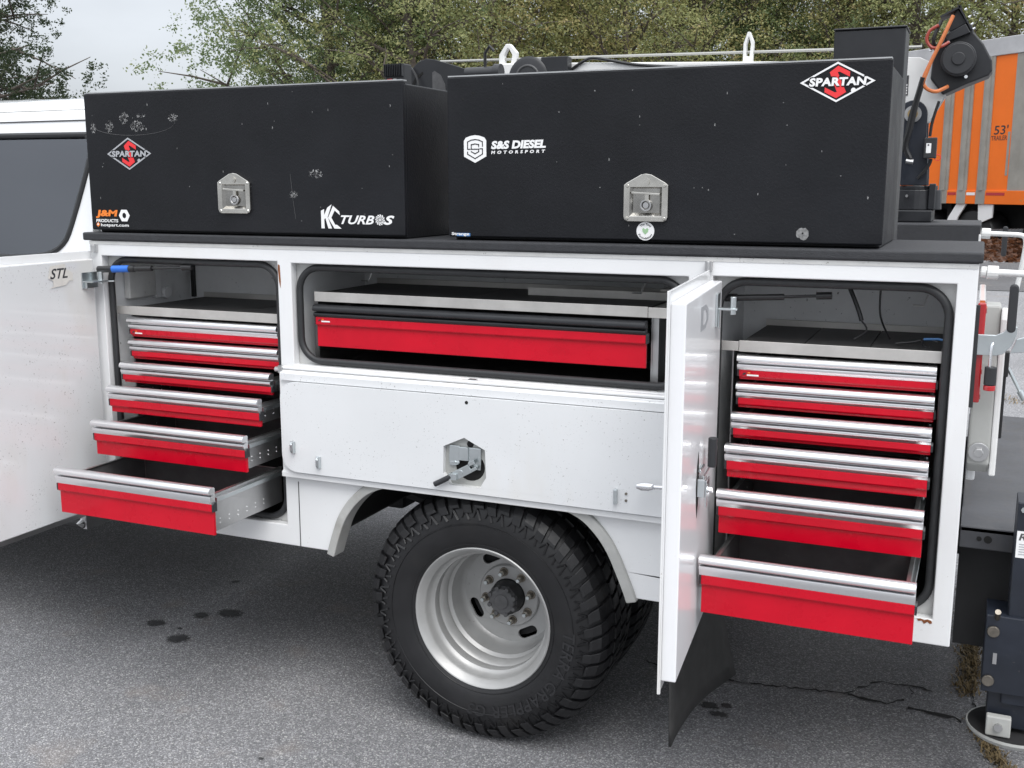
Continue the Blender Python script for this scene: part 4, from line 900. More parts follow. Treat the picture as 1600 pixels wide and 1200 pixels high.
# orange and white parts decal
tex(lidl, 'J&M', -2.811, -2.713, 1.653, 1.681, 0, 'decal_orange', shear=.15, bold=.05)
tex(lidl, 'PRODUCTS', -2.811, -2.713, 1.639, 1.650, 0, 'decal_white', shear=.1, bold=.03)
tex(lidl, 'hotpart.com', -2.791, -2.668, 1.622, 1.635, 0, 'decal_white', bold=.02)
m = MB(); hx = [(-2.685+.0235*math.cos(R(60*i)), 1.6625+.0225*math.sin(R(60*i))) for i in range(6)]; xz_plate(m, hx, [[(-2.685+.0085*math.cos(R(18*i)), 1.6625+.0095*math.sin(R(18*i))) for i in range(20)]], -.0012, -.0002); m.build('hex_nut_decal', 'decal_white', lidl)
dec(lidl, [[(-2.810,1.633),(-2.803,1.639),(-2.796,1.633),(-2.796,1.629),(-2.803,1.623),(-2.810,1.629)]], 0, 'hex_nut_decal', 'decal_orange'); dec(lidl, [[(-2.807,1.632),(-2.803,1.636),(-2.799,1.632),(-2.803,1.628)]], -.0006, 'hex_nut_decal', 'decal_white')
# KC turbos
kx, kz, s = -1.895, 1.632, .00232/1.0
def K(pts): return [(kx+a*s, kz+b*s) for a, b in pts]
dec(lidl, [K([(0,0),(5,0),(4.6,11.5),(6.6,14),(11,0),(16.5,0),(10.2,15.0),(16.8,31.8),(10,27.5),(4.8,17.5),(4.8,25.5),(0,23.5)])], 0, 'decal_print', 'decal_white')
dec(lidl, [K([(20.5,0),(31.5,0),(24.5,5),(21.5,5.2),(15.9,14.2),(21.5,24),(29.3,17.9),(28.4,22.5),(19,30),(10.9,14.2)])], 0, 'decal_print', 'decal_white')
tex(lidl, 'TURB', -1.824, -1.704, 1.646, 1.673, 0, 'decal_white', shear=.35, bold=.025)
tex(lidl, 'S', -1.672, -1.634, 1.646, 1.674, 0, 'decal_white', shear=.35, bold=.04)
m = MB()
for i in range(12):
    a = 2*math.pi*i/12; c = (-1.6845, 1.6605)
    P = [(c[0]+r*math.cos(a+da), c[1]+r*math.sin(a+da)) for r, da in ((.0065,0),(.0115,.05),(.0165,.35),(.0165,.62),(.0115,.36),(.0065,.25))]; m.prism(P, -.0012, -.0002, 'y')
xz_plate(m, [(-1.6845+.0045*math.cos(R(30*i)), 1.6605+.0045*math.sin(R(30*i))) for i in range(12)], [[(-1.6845+.002*math.cos(R(30*i)), 1.6605+.002*math.sin(R(30*i))) for i in range(12)]], -.0012, -.0002)
m.build('turbine_decal', 'decal_white', lidl)
# S&S shield
def shield(sc):
    c = (-1.3775, 1.872); P = [(-36,20),(-30,29),(-15,34),(0,36),(15,34),(30,29),(36,20),(36,-25),(0,-43),(-36,-25)]
    return [(c[0]+a*.001*sc, c[1]+.001*b*sc) for a, b in P]
m = MB(); xz_plate(m, shield(1), [], .0292, .0297); sh_ = m.build('shield_decal', 'decal_white', lidr)
m = MB(); c = (-1.3775, 1.872)
def strk(pts, w=.0028):
    for (a, b) in zip(pts[:-1], pts[1:]):
        p, q = V(c[0]+a[0]*.001, c[1]+a[1]*.001), V(c[0]+b[0]*.001, c[1]+b[1]*.001); d = (q-p)/np.linalg.norm(q-p); n_ = V(-d[1], d[0])*w/2; e = d*w/2
        m.prism([tuple(p-e-n_), tuple(q+e-n_), tuple(q+e+n_), tuple(p-e+n_)], .0286, .0291, 'y')
strk([(24,4),(24,17),(12,22),(0,23.5),(-12,22),(-24,17),(-24,-4),(-16,-4)]); strk([(16,-3),(24,-3),(24,-18),(0,-31),(-24,-18),(-24,-12)]); strk([(12,3),(12,9),(0,11),(-12,9),(-12,-4),(12,-4),(12,-11),(0,-17),(-12,-11)])
m.build('shield_letter', 'box_black', sh_)
tex(lidr, 'S&S DIESEL', -1.326, -1.155, 1.867, 1.8905, .030, 'decal_white', lift=.002, shear=.15, bold=.05)
tex(lidr, 'MOTORSPORT', -1.326, -1.157, 1.8535, 1.8625, .030, 'decal_white', lift=.002, shear=.15, bold=.045, spacing=1.9)
# small blue sticker, round white sticker, torn patch
dec(lidr, [[(-1.440,1.6155),(-1.395,1.6155),(-1.395,1.6245),(-1.440,1.6245)]], .030, 'small_sticker', 'decal_blue'); tex(lidr, 'Strange', -1.456, -1.398, 1.6155, 1.6265, .0292, 'decal_white', bold=.03)
m = MB(); m.cyl((-.857,.0297,1.6395), (-.857,.0290,1.6395), .0255, n=36); rs_ = m.build('round_sticker', 'decal_white', lidr)
def ring_text(s_, a0, a1, r0, r1, up=True):
    vs, fs = text2d(s_, bold=.02); P = []
    for u, v in vs:
        a = R(a0+(a1-a0)*u); r = r0+(r1-r0)*v; P.append((-.857+r*math.cos(a), .0285, 1.6395+r*math.sin(a)))
    MB().add(P, fs).build('sticker_print', 'decal_dark', rs_)
ring_text('The Yard', 140, 40, .0165, .0225); ring_text('Foundation', 205, 335, .0225, .0165)
dec(rs_, [[(-.857,1.630),(-.849,1.638),(-.848,1.645),(-.852,1.648),(-.857,1.644),(-.862,1.648),(-.866,1.645),(-.865,1.638)]], .0290, 'heart_print', 'decal_green', dz=.0006)
m = MB(); rr = random.Random(3); m.prism([(-.431+.017*(.8+.35*rr.random())*math.cos(2*math.pi*i/18), 1.640+.016*(.8+.35*rr.random())*math.sin(2*math.pi*i/18)) for i in range(18)], .0293, .0298, 'y'); m.build('torn_sticker', 'scuff', lidr)
m = MB(); m.cyl((-.431,.0291,1.641), (-.431,.0286,1.641), .0025, n=8); m.build('screw_hole', 'dark_void', lidr)
# scuffs: adhesive remains of an old oval badge
def scuff(cx, cz, w, h, seed, y, parent, dens=0, rot=0.0):
    rr = random.Random(seed); P = []
    for i in range(26):
        a = 2*math.pi*i/26; q = .62+.38*rr.random(); u_, v_ = w*q*math.cos(a), h*q*math.sin(a); P.append((cx+u_*math.cos(rot)-v_*math.sin(rot), cz+u_*math.sin(rot)+v_*math.cos(rot)))
    m = MB(); vs, fs = plate(P, [], .0003); m.add([(p, y-.0006-c_, q) for p, q, c_ in vs], fs); return m.build('scuff_mark', 'scuff_patch', parent)
for i, (a, b, w, h, dn) in enumerate([(-2.725,1.957,.020,.022,45),(-2.66,1.985,.025,.022,60),(-2.605,1.958,.032,.022,75),(-2.590,1.992,.024,.009,28),(-2.795,1.955,.014,.02,14),(-2.455,1.982,.022,.016,14)]): scuff(a, b, w, h, 20+i, 0, lidl, dens=dn)
for i, (a, b, w, h, dn) in enumerate([(-1.91,1.80,.03,.016,14),(-1.995,1.735,.02,.012,5)]): scuff(a, b, w, h, 50+i, 0, lidl, dens=dn)
for i, (a, b, r, mt) in enumerate([(-1.385,2.028,.012,'scuff'),(-1.415,2.012,.003,'dark_void'),(-1.24,2.025,.010,'scuff'),(-1.195,2.015,.0035,'dark_void'),(-1.385,1.995,.009,'scuff'),(-1.24,1.99,.009,'scuff')]):
    pass
m = MB(); m.tube([(-2.625+.178*math.cos(R(q)), -.0003, 1.968+.040*math.sin(R(q))) for q in range(165, 385, 8)], .0007, 4); m.build('badge_outline', 'hub_grey', lidl)
for a, b in ((-1.383,2.027),(-1.416,2.010),(-1.203,2.018)):
    m = MB(); m.cyl((a,.0298,b), (a,.0292,b), .0028, n=10); m.build('screw_hole', 'dark_void', lidr)
def chips(parent, x0, x1, z0, z1, y, n, seed):
    rr = random.Random(seed); m = MB()
    for _ in range(n):
        x, z = x0+(x1-x0)*rr.random(), z0+(z1-z0)*rr.random(); w, h = .0008+.0012*rr.random(), .0012+.0035*rr.random()**2; s = rr.gauss(0, .001)
        m.prism([(x-w,z-h*.6),(x+w*.6+s,z-h),(x+w,z+h*.5),(x-w*.5+s,z+h)], y-.0005, y-.0002, 'y')
    m.build('paint_chips', 'scuff', parent, kind='stuff')
chips(lidl, -2.8, -1.62, 1.63, 2.05, 0, 26, 5); chips(lidr, -1.44, -.25, 1.63, 2.05, .030, 26, 6)
m = MB(); m.tube([(-2.005,-.0004,1.80),(-1.998,-.0004,1.72),(-1.99,-.0004,1.66)], .0006, 4); m.build('scratch', 'hub_grey', lidl)
# ------------------------------------------------------------------ gear behind the boxes
wl = root('work_light', (-1.82, .36, 2.063), 'small black finned flood light standing behind the tool box with torn stickers', 'work light')
m = MB(); m.box(-1.856, -1.784, .345, .40, 2.085, 2.158); m.build('lamp_body', 'black_paint', wl, bevel=.003)
for i in range(11):
    m = MB(); x = -1.853+i*.0066; m.box(x, x+.0022, .333, .3445, 2.118, 2.157); m.build('fin', 'black_paint', wl)
m = MB(); m.box(-1.846, -1.828, .3435, .3448, 2.103, 2.110); m.build('badge', 'decal_red', wl)
m = MB(); m.box(-1.824, -1.812, .3435, .3448, 2.104, 2.110); m.build('badge', 'decal_white', wl)
m = MB(); m.box(-1.828, -1.812, .36, .38, 2.0635, 2.0845); m.build('stand', 'black_paint', wl)
hr = root('hose_reel', (-1.90, .80, .90), 'black hose reel with a rounded slotted guard plate rising between the tool boxes', 'hose reel')
arc = [(-2.045,2.02),(-2.042,2.09),(-2.028,2.15),(-2.005,2.19),(-1.975,2.215),(-1.94,2.226),(-1.90,2.22),(-1.80,2.190),(-1.752,2.172),(-1.735,2.15),(-1.735,2.02)]
def arcslot(cx, cz, r0, r1, a0, a1, n=10): return [(cx+r1*math.cos(R(a0+(a1-a0)*i/n)), cz+r1*math.sin(R(a0+(a1-a0)*i/n))) for i in range(n+1)]+[(cx+r0*math.cos(R(a1+(a0-a1)*i/n)), cz+r0*math.sin(R(a1+(a0-a1)*i/n))) for i in range(n+1)]
m = MB(); xz_plate(m, arc, [], .80, .806); m.build('guard_plate', 'black_paint', hr, bevel=.002)
m = MB(); m.prism([(-1.915,2.06),(-1.915,2.175),(-1.905,2.18),(-1.88,2.165),(-1.862,2.13),(-1.855,2.06)], .7985, .7997, 'y'); m.build('guard_inset', 'hub_grey', hr)
m = MB(); m.prism([(-2.02,2.06),(-2.012,2.12),(-1.985,2.16),(-1.955,2.18),(-1.953,2.172),(-1.98,2.15),(-2.0,2.11),(-2.005,2.06)], .7985, .7997, 'y'); m.build('guard_slot', 'dark_void', hr)
m = MB(); m.tube(dense([(-2.028,.795,2.20),(-1.995,.79,2.19),(-1.965,.78,2.14),(-1.955,.77,2.05)], 5), .004, 7); m.build('wire', 'strut_black', hr, smooth=True)
m = MB(); m.cyl((-1.90,.815,2.05), (-1.90,1.05,2.05), .12, n=28); m.box(-2.04, -1.74, 1.055, 1.062, 1.92, 2.16); m.build('drum', 'black_paint', hr, smooth=True)
m = MB(); m.box(-2.04, -1.99, .81, 1.05, .905, 1.93); m.box(-1.79, -1.74, .81, 1.05, .905, 1.93); m.build('stand', 'black_paint', hr, bevel=.004)
m = MB(); m.cyl((-1.775,.80,2.165), (-1.66,.80,2.165), .022, n=14); m.cyl((-1.66,.80,2.165), (-1.635,.80,2.165), .03, n=14); m.build('swivel', 'grip_black', hr, smooth=True)
m = MB(); m.tube([(-1.70,.80,2.18),(-1.70,.80,2.235),(-1.682,.80,2.258),(-1.664,.80,2.24)], .006, 7); m.build('guide_loop', 'strut_black', hr, smooth=True)
bc = root('control_cabinet', (-.35, .72, .90), 'tall plain black steel cabinet standing behind the tool box with the round white sticker', 'cabinet')
m = MB(); m.box(-.456, -.25, .64, .80, .905, 2.225); m.build('cabinet_body', 'black_paint', bc, bevel=.004)
m = MB(); m.box(-.459, -.247, .636, .804, 2.2255, 2.231); m.build('cabinet_lid', 'black_paint', bc, bevel=.002)

# ------------------------------------------------------------------ crane on the far pack
crn = root('crane', (-.27, 2.05, 1.614), 'white boom service crane with black mast and winch motor on the far rear corner', 'crane')
m = MB(); m.box(-.47, -.197, 1.90, 2.20, 1.6145, 1.662); m.build('base', 'black_paint', crn, bevel=.004)
m = MB(); m.cyl((-.27,2.05,1.6625), (-.27,2.05,1.745), .105, .10, n=30); m.cyl((-.27,2.05,1.745), (-.27,2.05,1.762), .085, n=30); m.box(-.215, -.19, 1.95, 1.99, 1.664, 1.77); m.build('turntable', 'black_paint', crn, bevel=.003)
m = MB(); m.cyl((-.30,1.941,1.72), (-.30,1.947,1.72), .006, n=8); m.build('bolt', 'galvanised', crn)
mp_ = [(-.33,1.7625),(-.225,1.7625),(-.228,1.85),(-.24,1.95),(-.242,2.045)]+[(-.298+.056*math.cos(R(a)), 2.052+.056*math.sin(R(a))) for a in range(0, 181, 15)]+[(-.352,1.95)]
m = MB(); m.prism(mp_, 1.97, 2.0, 'y'); m.prism(mp_, 2.10, 2.13, 'y'); m.box(-.32, -.24, 2.0005, 2.0995, 1.7635, 1.95); m.build('mast', 'navy_paint', crn, bevel=.003)
m = MB(); m.cyl((-.298,1.9695,2.052), (-.298,1.962,2.052), .034, n=24); m.build('pivot_washer', 'galvanised', crn)
m = MB(); m.cyl((-.298,1.9615,2.052), (-.298,1.945,2.052), .020, n=20); m.build('pivot_pin', 'brass', crn)
m = MB(); m.prism([(-.36,2.02),(-.36,2.285),(-.285,2.28),(-.235,2.255),(-.180,2.125),(-.236,2.02)], 2.003, 2.008, 'y'); m.prism([(-.36,2.02),(-.36,2.285),(-.285,2.28),(-.235,2.255),(-.180,2.125),(-.236,2.02)], 2.09, 2.095, 'y'); m.prism([(-.244,2.25),(-.234,2.255),(-.176,2.122),(-.186,2.118)], 1.985, 2.115, 'y'); m.build('boom_head', 'crane_white', crn, bevel=.002)
m = MB(); m.box(-.345, -.325, 2.0005, 2.0025, 2.13, 2.21)
m.build('warning_decal', 'decal_dark', crn)
for i in range(4):
    m = MB(); m.box(-.343, -.329, 1.9990, 2.0001, 2.135+i*.011, 2.142+i*.011); m.build('decal_bar', 'decal_white', crn)
def boomz(x): return 2.255+(-x)*.0372
m = MB(); x0, x1 = -1.92, -.361
m.add([(x0,1.98,boomz(x0)-.15),(x1,1.98,boomz(x1)-.15),(x1,2.12,boomz(x1)-.15),(x0,2.12,boomz(x0)-.15),(x0,1.98,boomz(x0)),(x1,1.98,boomz(x1)),(x1,2.12,boomz(x1)),(x0,2.12,boomz(x0))], [(0,3,2,1),(4,5,6,7),(0,1,5,4),(1,2,6,5),(2,3,7,6),(3,0,4,7)]); bo = m.build('boom', 'crane_white', crn, bevel=.006)
def hoop(cx, zb, h, w, lean=0):
    o = [(cx-w*.5,zb),(cx-w*.48,zb+h*.62),(cx-w*.12,zb+h),(cx+w*.12,zb+h),(cx+w*.5,zb+h*.68),(cx+w*.42,zb)]; i = [(cx-w*.18,zb+h*.22),(cx-w*.20,zb+h*.60),(cx-w*.02,zb+h*.84),(cx+w*.05,zb+h*.84),(cx+w*.24,zb+h*.60),(cx+w*.14,zb+h*.2)]
    m = MB(); xz_plate(m, o, [i], 2.035, 2.065); m.build('cable_guide', 'crane_white', crn, bevel=.004)
hoop(-1.0, boomz(-1.0)+.0005, .13, .045); hoop(-2.15, 2.30, .128, .095)
m = MB(); m.prism([(-2.235,2.20),(-2.235,2.29),(-2.19,2.335),(-2.11,2.335),(-2.08,2.30),(-2.08,2.20)], 2.0, 2.09, 'y'); m.box(-2.10, -1.921, 2.0, 2.09, 2.19, 2.27); m.build('boom_nose', 'crane_white', crn, bevel=.006)
m = MB(); m.lathe([(.001,-.001),(.085,-.001),(.099,.008),(.1,.05),(.09,.085),(.001,.085)], (-1.993,1.905,2.253), (0,1,0), 40); m.build('cable_drum', 'black_paint', crn, smooth=True)
m = MB(); m.lathe([(.05,-.0015),(.054,-.006),(.058,-.006),(.062,-.0015)], (-1.993,1.905,2.253), (0,1,0), 40); m.build('drum_ring', 'hub_grey', crn, smooth=True)
m = MB(); m.box(-1.93, -1.80, 1.915, 1.975, 2.24, 2.345); m.build('drum_bracket', 'black_paint', crn, bevel=.003)
m = MB(); m.tube(dense([(-1.80,1.972,2.29),(-1.74,1.972,2.325),(-1.68,1.972,2.335),(-1.5,1.972,2.30),(-1.3,1.972,2.28)], 6), .007, 7); m.build('hydraulic_hose', 'strut_black', crn, smooth=True)
m = MB(); m.cyl((-2.52,2.05,2.364), (-.285,2.05,2.327), .006, n=8); m.build('winch_cable', 'cable_wire', crn, smooth=True)
# winch motor head
mo = [(-.24,2.19),(-.188,2.125),(-.10,2.165),(-.022,2.195),(-.010,2.215),(-.014,2.255),(-.05,2.32),(-.088,2.365),(-.10,2.40),(-.18,2.375),(-.20,2.34),(-.236,2.265)]
m = MB(); m.prism(mo, 1.965, 2.12, 'y'); wm = m.build('winch_housing', 'black_paint', crn, bevel=.006)
m = MB(); m.cyl((-.137,1.964,2.258), (-.137,1.90,2.258), .066, n=40); m.cyl((-.137,1.8995,2.258), (-.137,1.894,2.258), .060, n=40); m.cyl((-.137,1.8935,2.258), (-.137,1.888,2.258), .025, n=28); m.build('motor_can', 'grip_black', wm, bevel=.003)
m = MB(); m.prism([(-.205,2.35),(-.12,2.395),(-.10,2.36),(-.18,2.33)], 1.93, 1.964, 'y'); m.prism([(-.19,2.385),(-.155,2.46),(-.115,2.40),(-.175,2.37)], 1.955, 2.06, 'y'); m.build('solenoid_box', 'black_paint', wm, bevel=.003)
m = MB(); d_ = V(.89,0,.45); m.obox((-.178,1.99,2.445), d_, (0,1,0), (-.45,0,.89), .042, .06, .004); m.obox((-.125,1.99,2.42), (.5,0,-.86), (0,1,0), (.86,0,.5), .055, .06, .003); m.build('cover', 'black_paint', wm)
for a, b in ((-.128,2.447),(-.112,2.418),(-.10,2.39),(-.092,2.372)):
    m = MB(); m.cyl((a,1.93,b), (a+.008,1.93,b+.005), .004, n=8); m.build('bolt', 'chrome', wm)
for a, b in ((-.18,2.325),(-.105,2.19),(-.245,2.30),(-.23,2.285)):
    m = MB(); m.cyl((a,1.95,b), (a,1.925,b), .007, n=6); m.build('bolt', 'chrome', wm)
def wire(pts, r, mt): m = MB(); m.tube(dense(pts, 6), r, 8); return m.build('motor_lead', mt, wm, smooth=True)
wire([(-.168,1.91,2.425),(-.20,1.895,2.34),(-.238,1.89,2.25),(-.262,1.89,2.185),(-.252,1.89,2.15),(-.213,1.90,2.134),(-.17,1.93,2.155)], .0078, 'wire_orange')
wire([(-.176,1.90,2.405),(-.205,1.885,2.33),(-.236,1.88,2.25),(-.262,1.885,2.17),(-.275,1.90,2.12)], .0065, 'wire_orange')
wire([(-.218,1.90,2.39),(-.250,1.90,2.37),(-.260,1.90,2.335),(-.238,1.90,2.305),(-.206,1.90,2.307),(-.178,1.92,2.325)], .0065, 'wire_red')
wire([(-.21,1.92,2.41),(-.235,1.91,2.34),(-.225,1.93,2.30)], .008, 'strut_black')
wire([(-.262,1.885,2.19),(-.285,1.90,2.09),(-.302,1.91,1.99),(-.315,1.92,1.92),(-.295,1.92,1.87)], .012, 'strut_black')
wire([(-.275,1.90,2.15),(-.30,1.91,2.05),(-.318,1.92,1.95),(-.33,1.93,1.90)], .009, 'strut_black')
m = MB(); m.cyl((-.31,1.92,1.862), (-.282,1.92,1.857), .012, n=10); m.build('cable_lug', 'galvanised', wm)
m = MB(); m.box(-.245, -.196, 1.925, 1.96, 1.872, 1.955); cb = m.build('control_box', 'grip_black', crn, bevel=.003)
m = MB(); m.box(-.236, -.217, 1.9238, 1.9247, 1.893, 1.932); m.build('box_label', 'decal_white', cb)
m = MB(); m.box(-.231, -.225, 1.9230, 1.9236, 1.922, 1.928); m.build('label_print', 'decal_dark', cb)
m = MB(); m.tube([(-.19+.012*math.cos(2*math.pi*i/14), 1.94, 1.875+.012*math.sin(2*math.pi*i/14)) for i in range(14)], .0016, 5, True); m.build('pull_ring', 'decal_red', cb)
m = MB(); m.tube(dense([(-.215,1.95,1.87),(-.225,1.95,1.84),(-.262,1.95,1.79)], 5), .007, 7); m.build('control_lead', 'strut_black', cb, smooth=True)
m = MB(); m.tube(dense([(-.20,1.955,2.10),(-.22,1.955,2.02),(-.226,1.955,1.96)], 5), .006, 7); m.build('control_lead', 'strut_black', cb, smooth=True)

# ------------------------------------------------------------------ padlock on the latch
pk = root('padlock', (.045, .036, 1.26), 'black and red round padlock hanging from the zinc latch bar', 'padlock')
m = MB(); m.cyl((.045,.030,1.272), (.045,.030,1.318), .0145, n=20); m.build('lock_body', 'grip_black', pk, bevel=.002)
m = MB(); m.cyl((.045,.030,1.258), (.045,.030,1.2715), .0143, n=20); m.build('lock_base', 'plastic_red', pk, bevel=.002)
m = MB(); m.tube([(.042,.028,1.318),(.042,.028,1.358),(.043,.032,1.372),(.045,.043,1.376),(.048,.050,1.372),(.049,.052,1.35)], .0036, 8); m.build('shackle', 'chrome', pk, smooth=True)

# ------------------------------------------------------------------ semi-trailer beyond the lot
tr = root('semi_trailer', (-5.4, 23.7, .3), 'orange box trailer with grey vertical posts standing beyond the leaf bank', 'trailer')
A = V(1.05, 17.52, 0); Ud = V(-.733, .680, 0); Nd = V(-.680, -.733, 0); ZB_, ZT_ = 1.42, 4.28; TL = 16.1
def tq(m, u0, u1, n0, n1, z0, z1):
    return m.obox(A+Ud*(u0+u1)/2+Nd*(n0+n1)/2+V(0,0,(z0+z1)/2), Ud, Nd, V(0,0,1), (u1-u0)/2, (n1-n0)/2, (z1-z0)/2)
m = MB(); tq(m, 0, TL, -2.55, -.02, ZB_+.01, ZT_-.02); m.build('box_body', 'trailer_grey', tr)
m = MB(); tq(m, 0, TL, -.0195, .03, ZT_-.30, ZT_); m.build('top_rail', 'trailer_rail', tr, bevel=.01)
m = MB(); tq(m, 0, TL, -.0195, .025, ZB_, ZB_+.24); m.build('bottom_rail', 'trailer_orange', tr, bevel=.006)
u = .98; k = 0; POST = .155; PITCH = .405
m = MB(); tq(m, 0, .975, -.0195, .006, ZB_+.2405, ZT_-.301); m.build('corner_sheet', 'trailer_grey', tr)
WP = [(.45,.21),(.235,.21),(.235,.21)]
while u < TL-1.0:
    w, ps = WP[k % 3] if k < 3 else (.46, .2)
    m = MB(); tq(m, u, u+w, -.0195, 0, ZB_+.2405, ZT_-.301); m.build('side_panel', 'trailer_orange', tr)
    m = MB(); tq(m, u+w+.001, u+w+ps-.001, -.0195, .022, ZB_+.2405, ZT_-.301); tq(m, u+w+ps*.3, u+w+ps*.7, .0225, .045, ZB_+.2405, ZT_-.301); tq(m, u+w+.001, u+w+ps-.001, .0255, .032, ZB_, ZB_+.24); m.build('post', 'trailer_grey', tr)
    if k < 8:
        m = MB(); tq(m, u+.02, u+w-.02, .0255, .028, ZB_+.155, ZB_+.205); m.build('reflector', 'plastic_red' if k % 2 == 0 else 'decal_white', tr)
    u += w+ps; k += 1
def tp(u, n, z): p = A+Ud*u+Nd*n; return (p[0], p[1], z)
m = MB(); text_quad(m, "53'", tp(1.36,.002,2.63), tp(1.06,.002,2.63), tp(1.35,.002,2.79), bold=.01); m.build('lettering', 'decal_dark', tr)
m = MB(); text_quad(m, 'TRAILER', tp(1.41,.002,2.53), tp(1.065,.002,2.53), tp(1.41,.002,2.61), bold=.008); m.build('lettering', 'decal_dark', tr)
for i, ch in enumerate('OPO'):
    m = MB(); text_quad(m, ch, tp(2.455,.002,2.13-i*.15), tp(2.395,.002,2.13-i*.15), tp(2.455,.002,2.24-i*.15), bold=.012); m.build('lettering', 'decal_dark', tr)
m = MB(); tq(m, 1.0, 1.05, -.0195, .004, ZB_+.5, ZB_+1.25); m.build('scrape', 'trailer_grey', tr)
# wheels and fender
for uu in (1.75, 3.05):
    c0 = A+Ud*uu+Nd*-.05; c1 = A+Ud*uu+Nd*-.55
    m = MB(); m.lathe([(.30,0),(.47,.02),(.50,.06),(.50,.44),(.47,.48),(.30,.5)], tuple(c1+V(0,0,.82)), tuple(Nd), 36); ty = m.build('tyre', 'tyre_rubber', tr, smooth=True)
    m = MB(); m.cyl(tuple(c1+V(0,0,.82)+Nd*.1), tuple(c1+V(0,0,.82)+Nd*.40), .295, n=30); m.build('wheel_rim', 'rim_silver', tr, smooth=False)
m = MB(); vs = [tp(u_, n_, z_) for n_ in (-.005, -.04) for u_, z_ in ((1.87,1.419),(2.10,1.419),(2.28,1.17),(2.45,.75),(2.22,.75),(2.05,1.17))]
m.add(vs, [(0,1,2,5),(5,2,3,4),(11,8,7,6),(10,9,8,11),(0,6,7,1),(1,7,8,2),(2,8,9,3),(3,9,10,4),(4,10,11,5),(5,11,6,0)]); m.build('fender', 'decal_white', tr, bevel=.006)
m = MB(); vs = [tp(u_, n_, z_) for n_ in (-.005, -.04) for u_, z_ in ((1.26,1.419),(1.60,1.419),(1.58,1.15),(1.52,1.08),(1.27,1.18))]
m.add(vs, [(0,1,2,3,4),(9,8,7,6,5)]+[(i,(i+1)%5,5+(i+1)%5,5+i) for i in range(5)]); m.build('fender', 'decal_white', tr, bevel=.006)
m = MB(); tq(m, .9, 4.2, -1.9, -.6, .95, 1.42); m.build('bogie', 'under_black', tr)
m = MB(); tq(m, 2.5, 2.6, -.5, -.3, .75, 1.42); m.build('support_leg', 'under_black', tr)

# ------------------------------------------------------------------ leaf bank, litter, pipe, shrubs
def bank_z(x, y):
    t = max(0, 1-abs((y-17.4+.25*x)/1.9)); return ground_z(y)-.03+.36*(t*t*(3-2*t))
m = MB(); xs = [-14+i*.6 for i in range(36)]; ys = [15+i*.25 for i in range(23)]; vs = []
for y in ys:
    for x in xs:
        yy = y-.25*x; vs.append((x, yy, bank_z(x, yy)+.04*math.sin(3*x+2*yy)*math.sin(5*yy)*.5))
n = len(xs); m.add(vs, [(j*n+i, j*n+i+1, (j+1)*n+i+1, (j+1)*n+i) for j in range(len(ys)-1) for i in range(n-1)]); MATS['litter_soil'] = mat('litter_soil', (.09, .045, .028), .9, vary=.5, vscale=6, bump=.8, bscale=30)
bk = m.build('leaf_bank', 'litter_soil', None, smooth=True); bk['kind'] = 'structure'
def quads(P, size, rng, flat=0.0):
    n = len(P); a = rng.normal(size=(n,3)); a[:,2] *= (1-flat); a /= np.linalg.norm(a, axis=1)[:,None]
    b = rng.normal(size=(n,3)); b[:,2] *= (1-flat); b -= a*(a*b).sum(1)[:,None]; b /= np.linalg.norm(b, axis=1)[:,None]
    s = size*(.6+.8*rng.random(n))[:,None]; a = a*s; b = b*s*.55
    return np.stack([P-a, P-b, P+a, P+b], 1)
def quad_obj(name, Q, material, parent=None):
    n = len(Q); me = bpy.data.meshes.new(name); me.vertices.add(4*n); me.vertices.foreach_set('co', Q.reshape(-1).astype(np.float32))
    me.loops.add(4*n); me.loops.foreach_set('vertex_index', np.arange(4*n, dtype=np.int32)); me.polygons.add(n)
    me.polygons.foreach_set('loop_start', np.arange(0, 4*n, 4, dtype=np.int32)); me.update(calc_edges=True); me.validate()
    me.materials.append(MATS[material]); o = bpy.data.objects.new(name, me); col.objects.link(o)
    if parent: o.parent = parent
    return o
rng = np.random.default_rng(7)
P = []
for _ in range(9000):
    x = -6+10*rng.random(); y = 15.6+3.3*rng.random()-.25*x; P.append((x, y, bank_z(x, y)+.02+.03*rng.random()))
lit = quad_obj('leaf_litter', quads(np.array(P), .055, rng, .6), 'leaf_litter'); lit['kind'] = 'stuff'; lit['label'] = 'brown fallen leaves covering the bank below the orange trailer'; lit['category'] = 'leaves'
pp = root('drain_pipe', (.55, 16.9, .8), 'black ribbed drain pipe lying on the leaf bank below the trailer', 'pipe')
m = MB(); m.cyl((.0,17.05,.95), (.62,16.75,.98), .075, n=18); 
for i in range(12):
    q = i/12; c = V(.02+.6*q, 17.04-.29*q, .95+.03*q); m.cyl(tuple(c), tuple(c+V(.025,-.012,0)), .082, n=18)
m.build('pipe_wall', 'grip_black', pp)

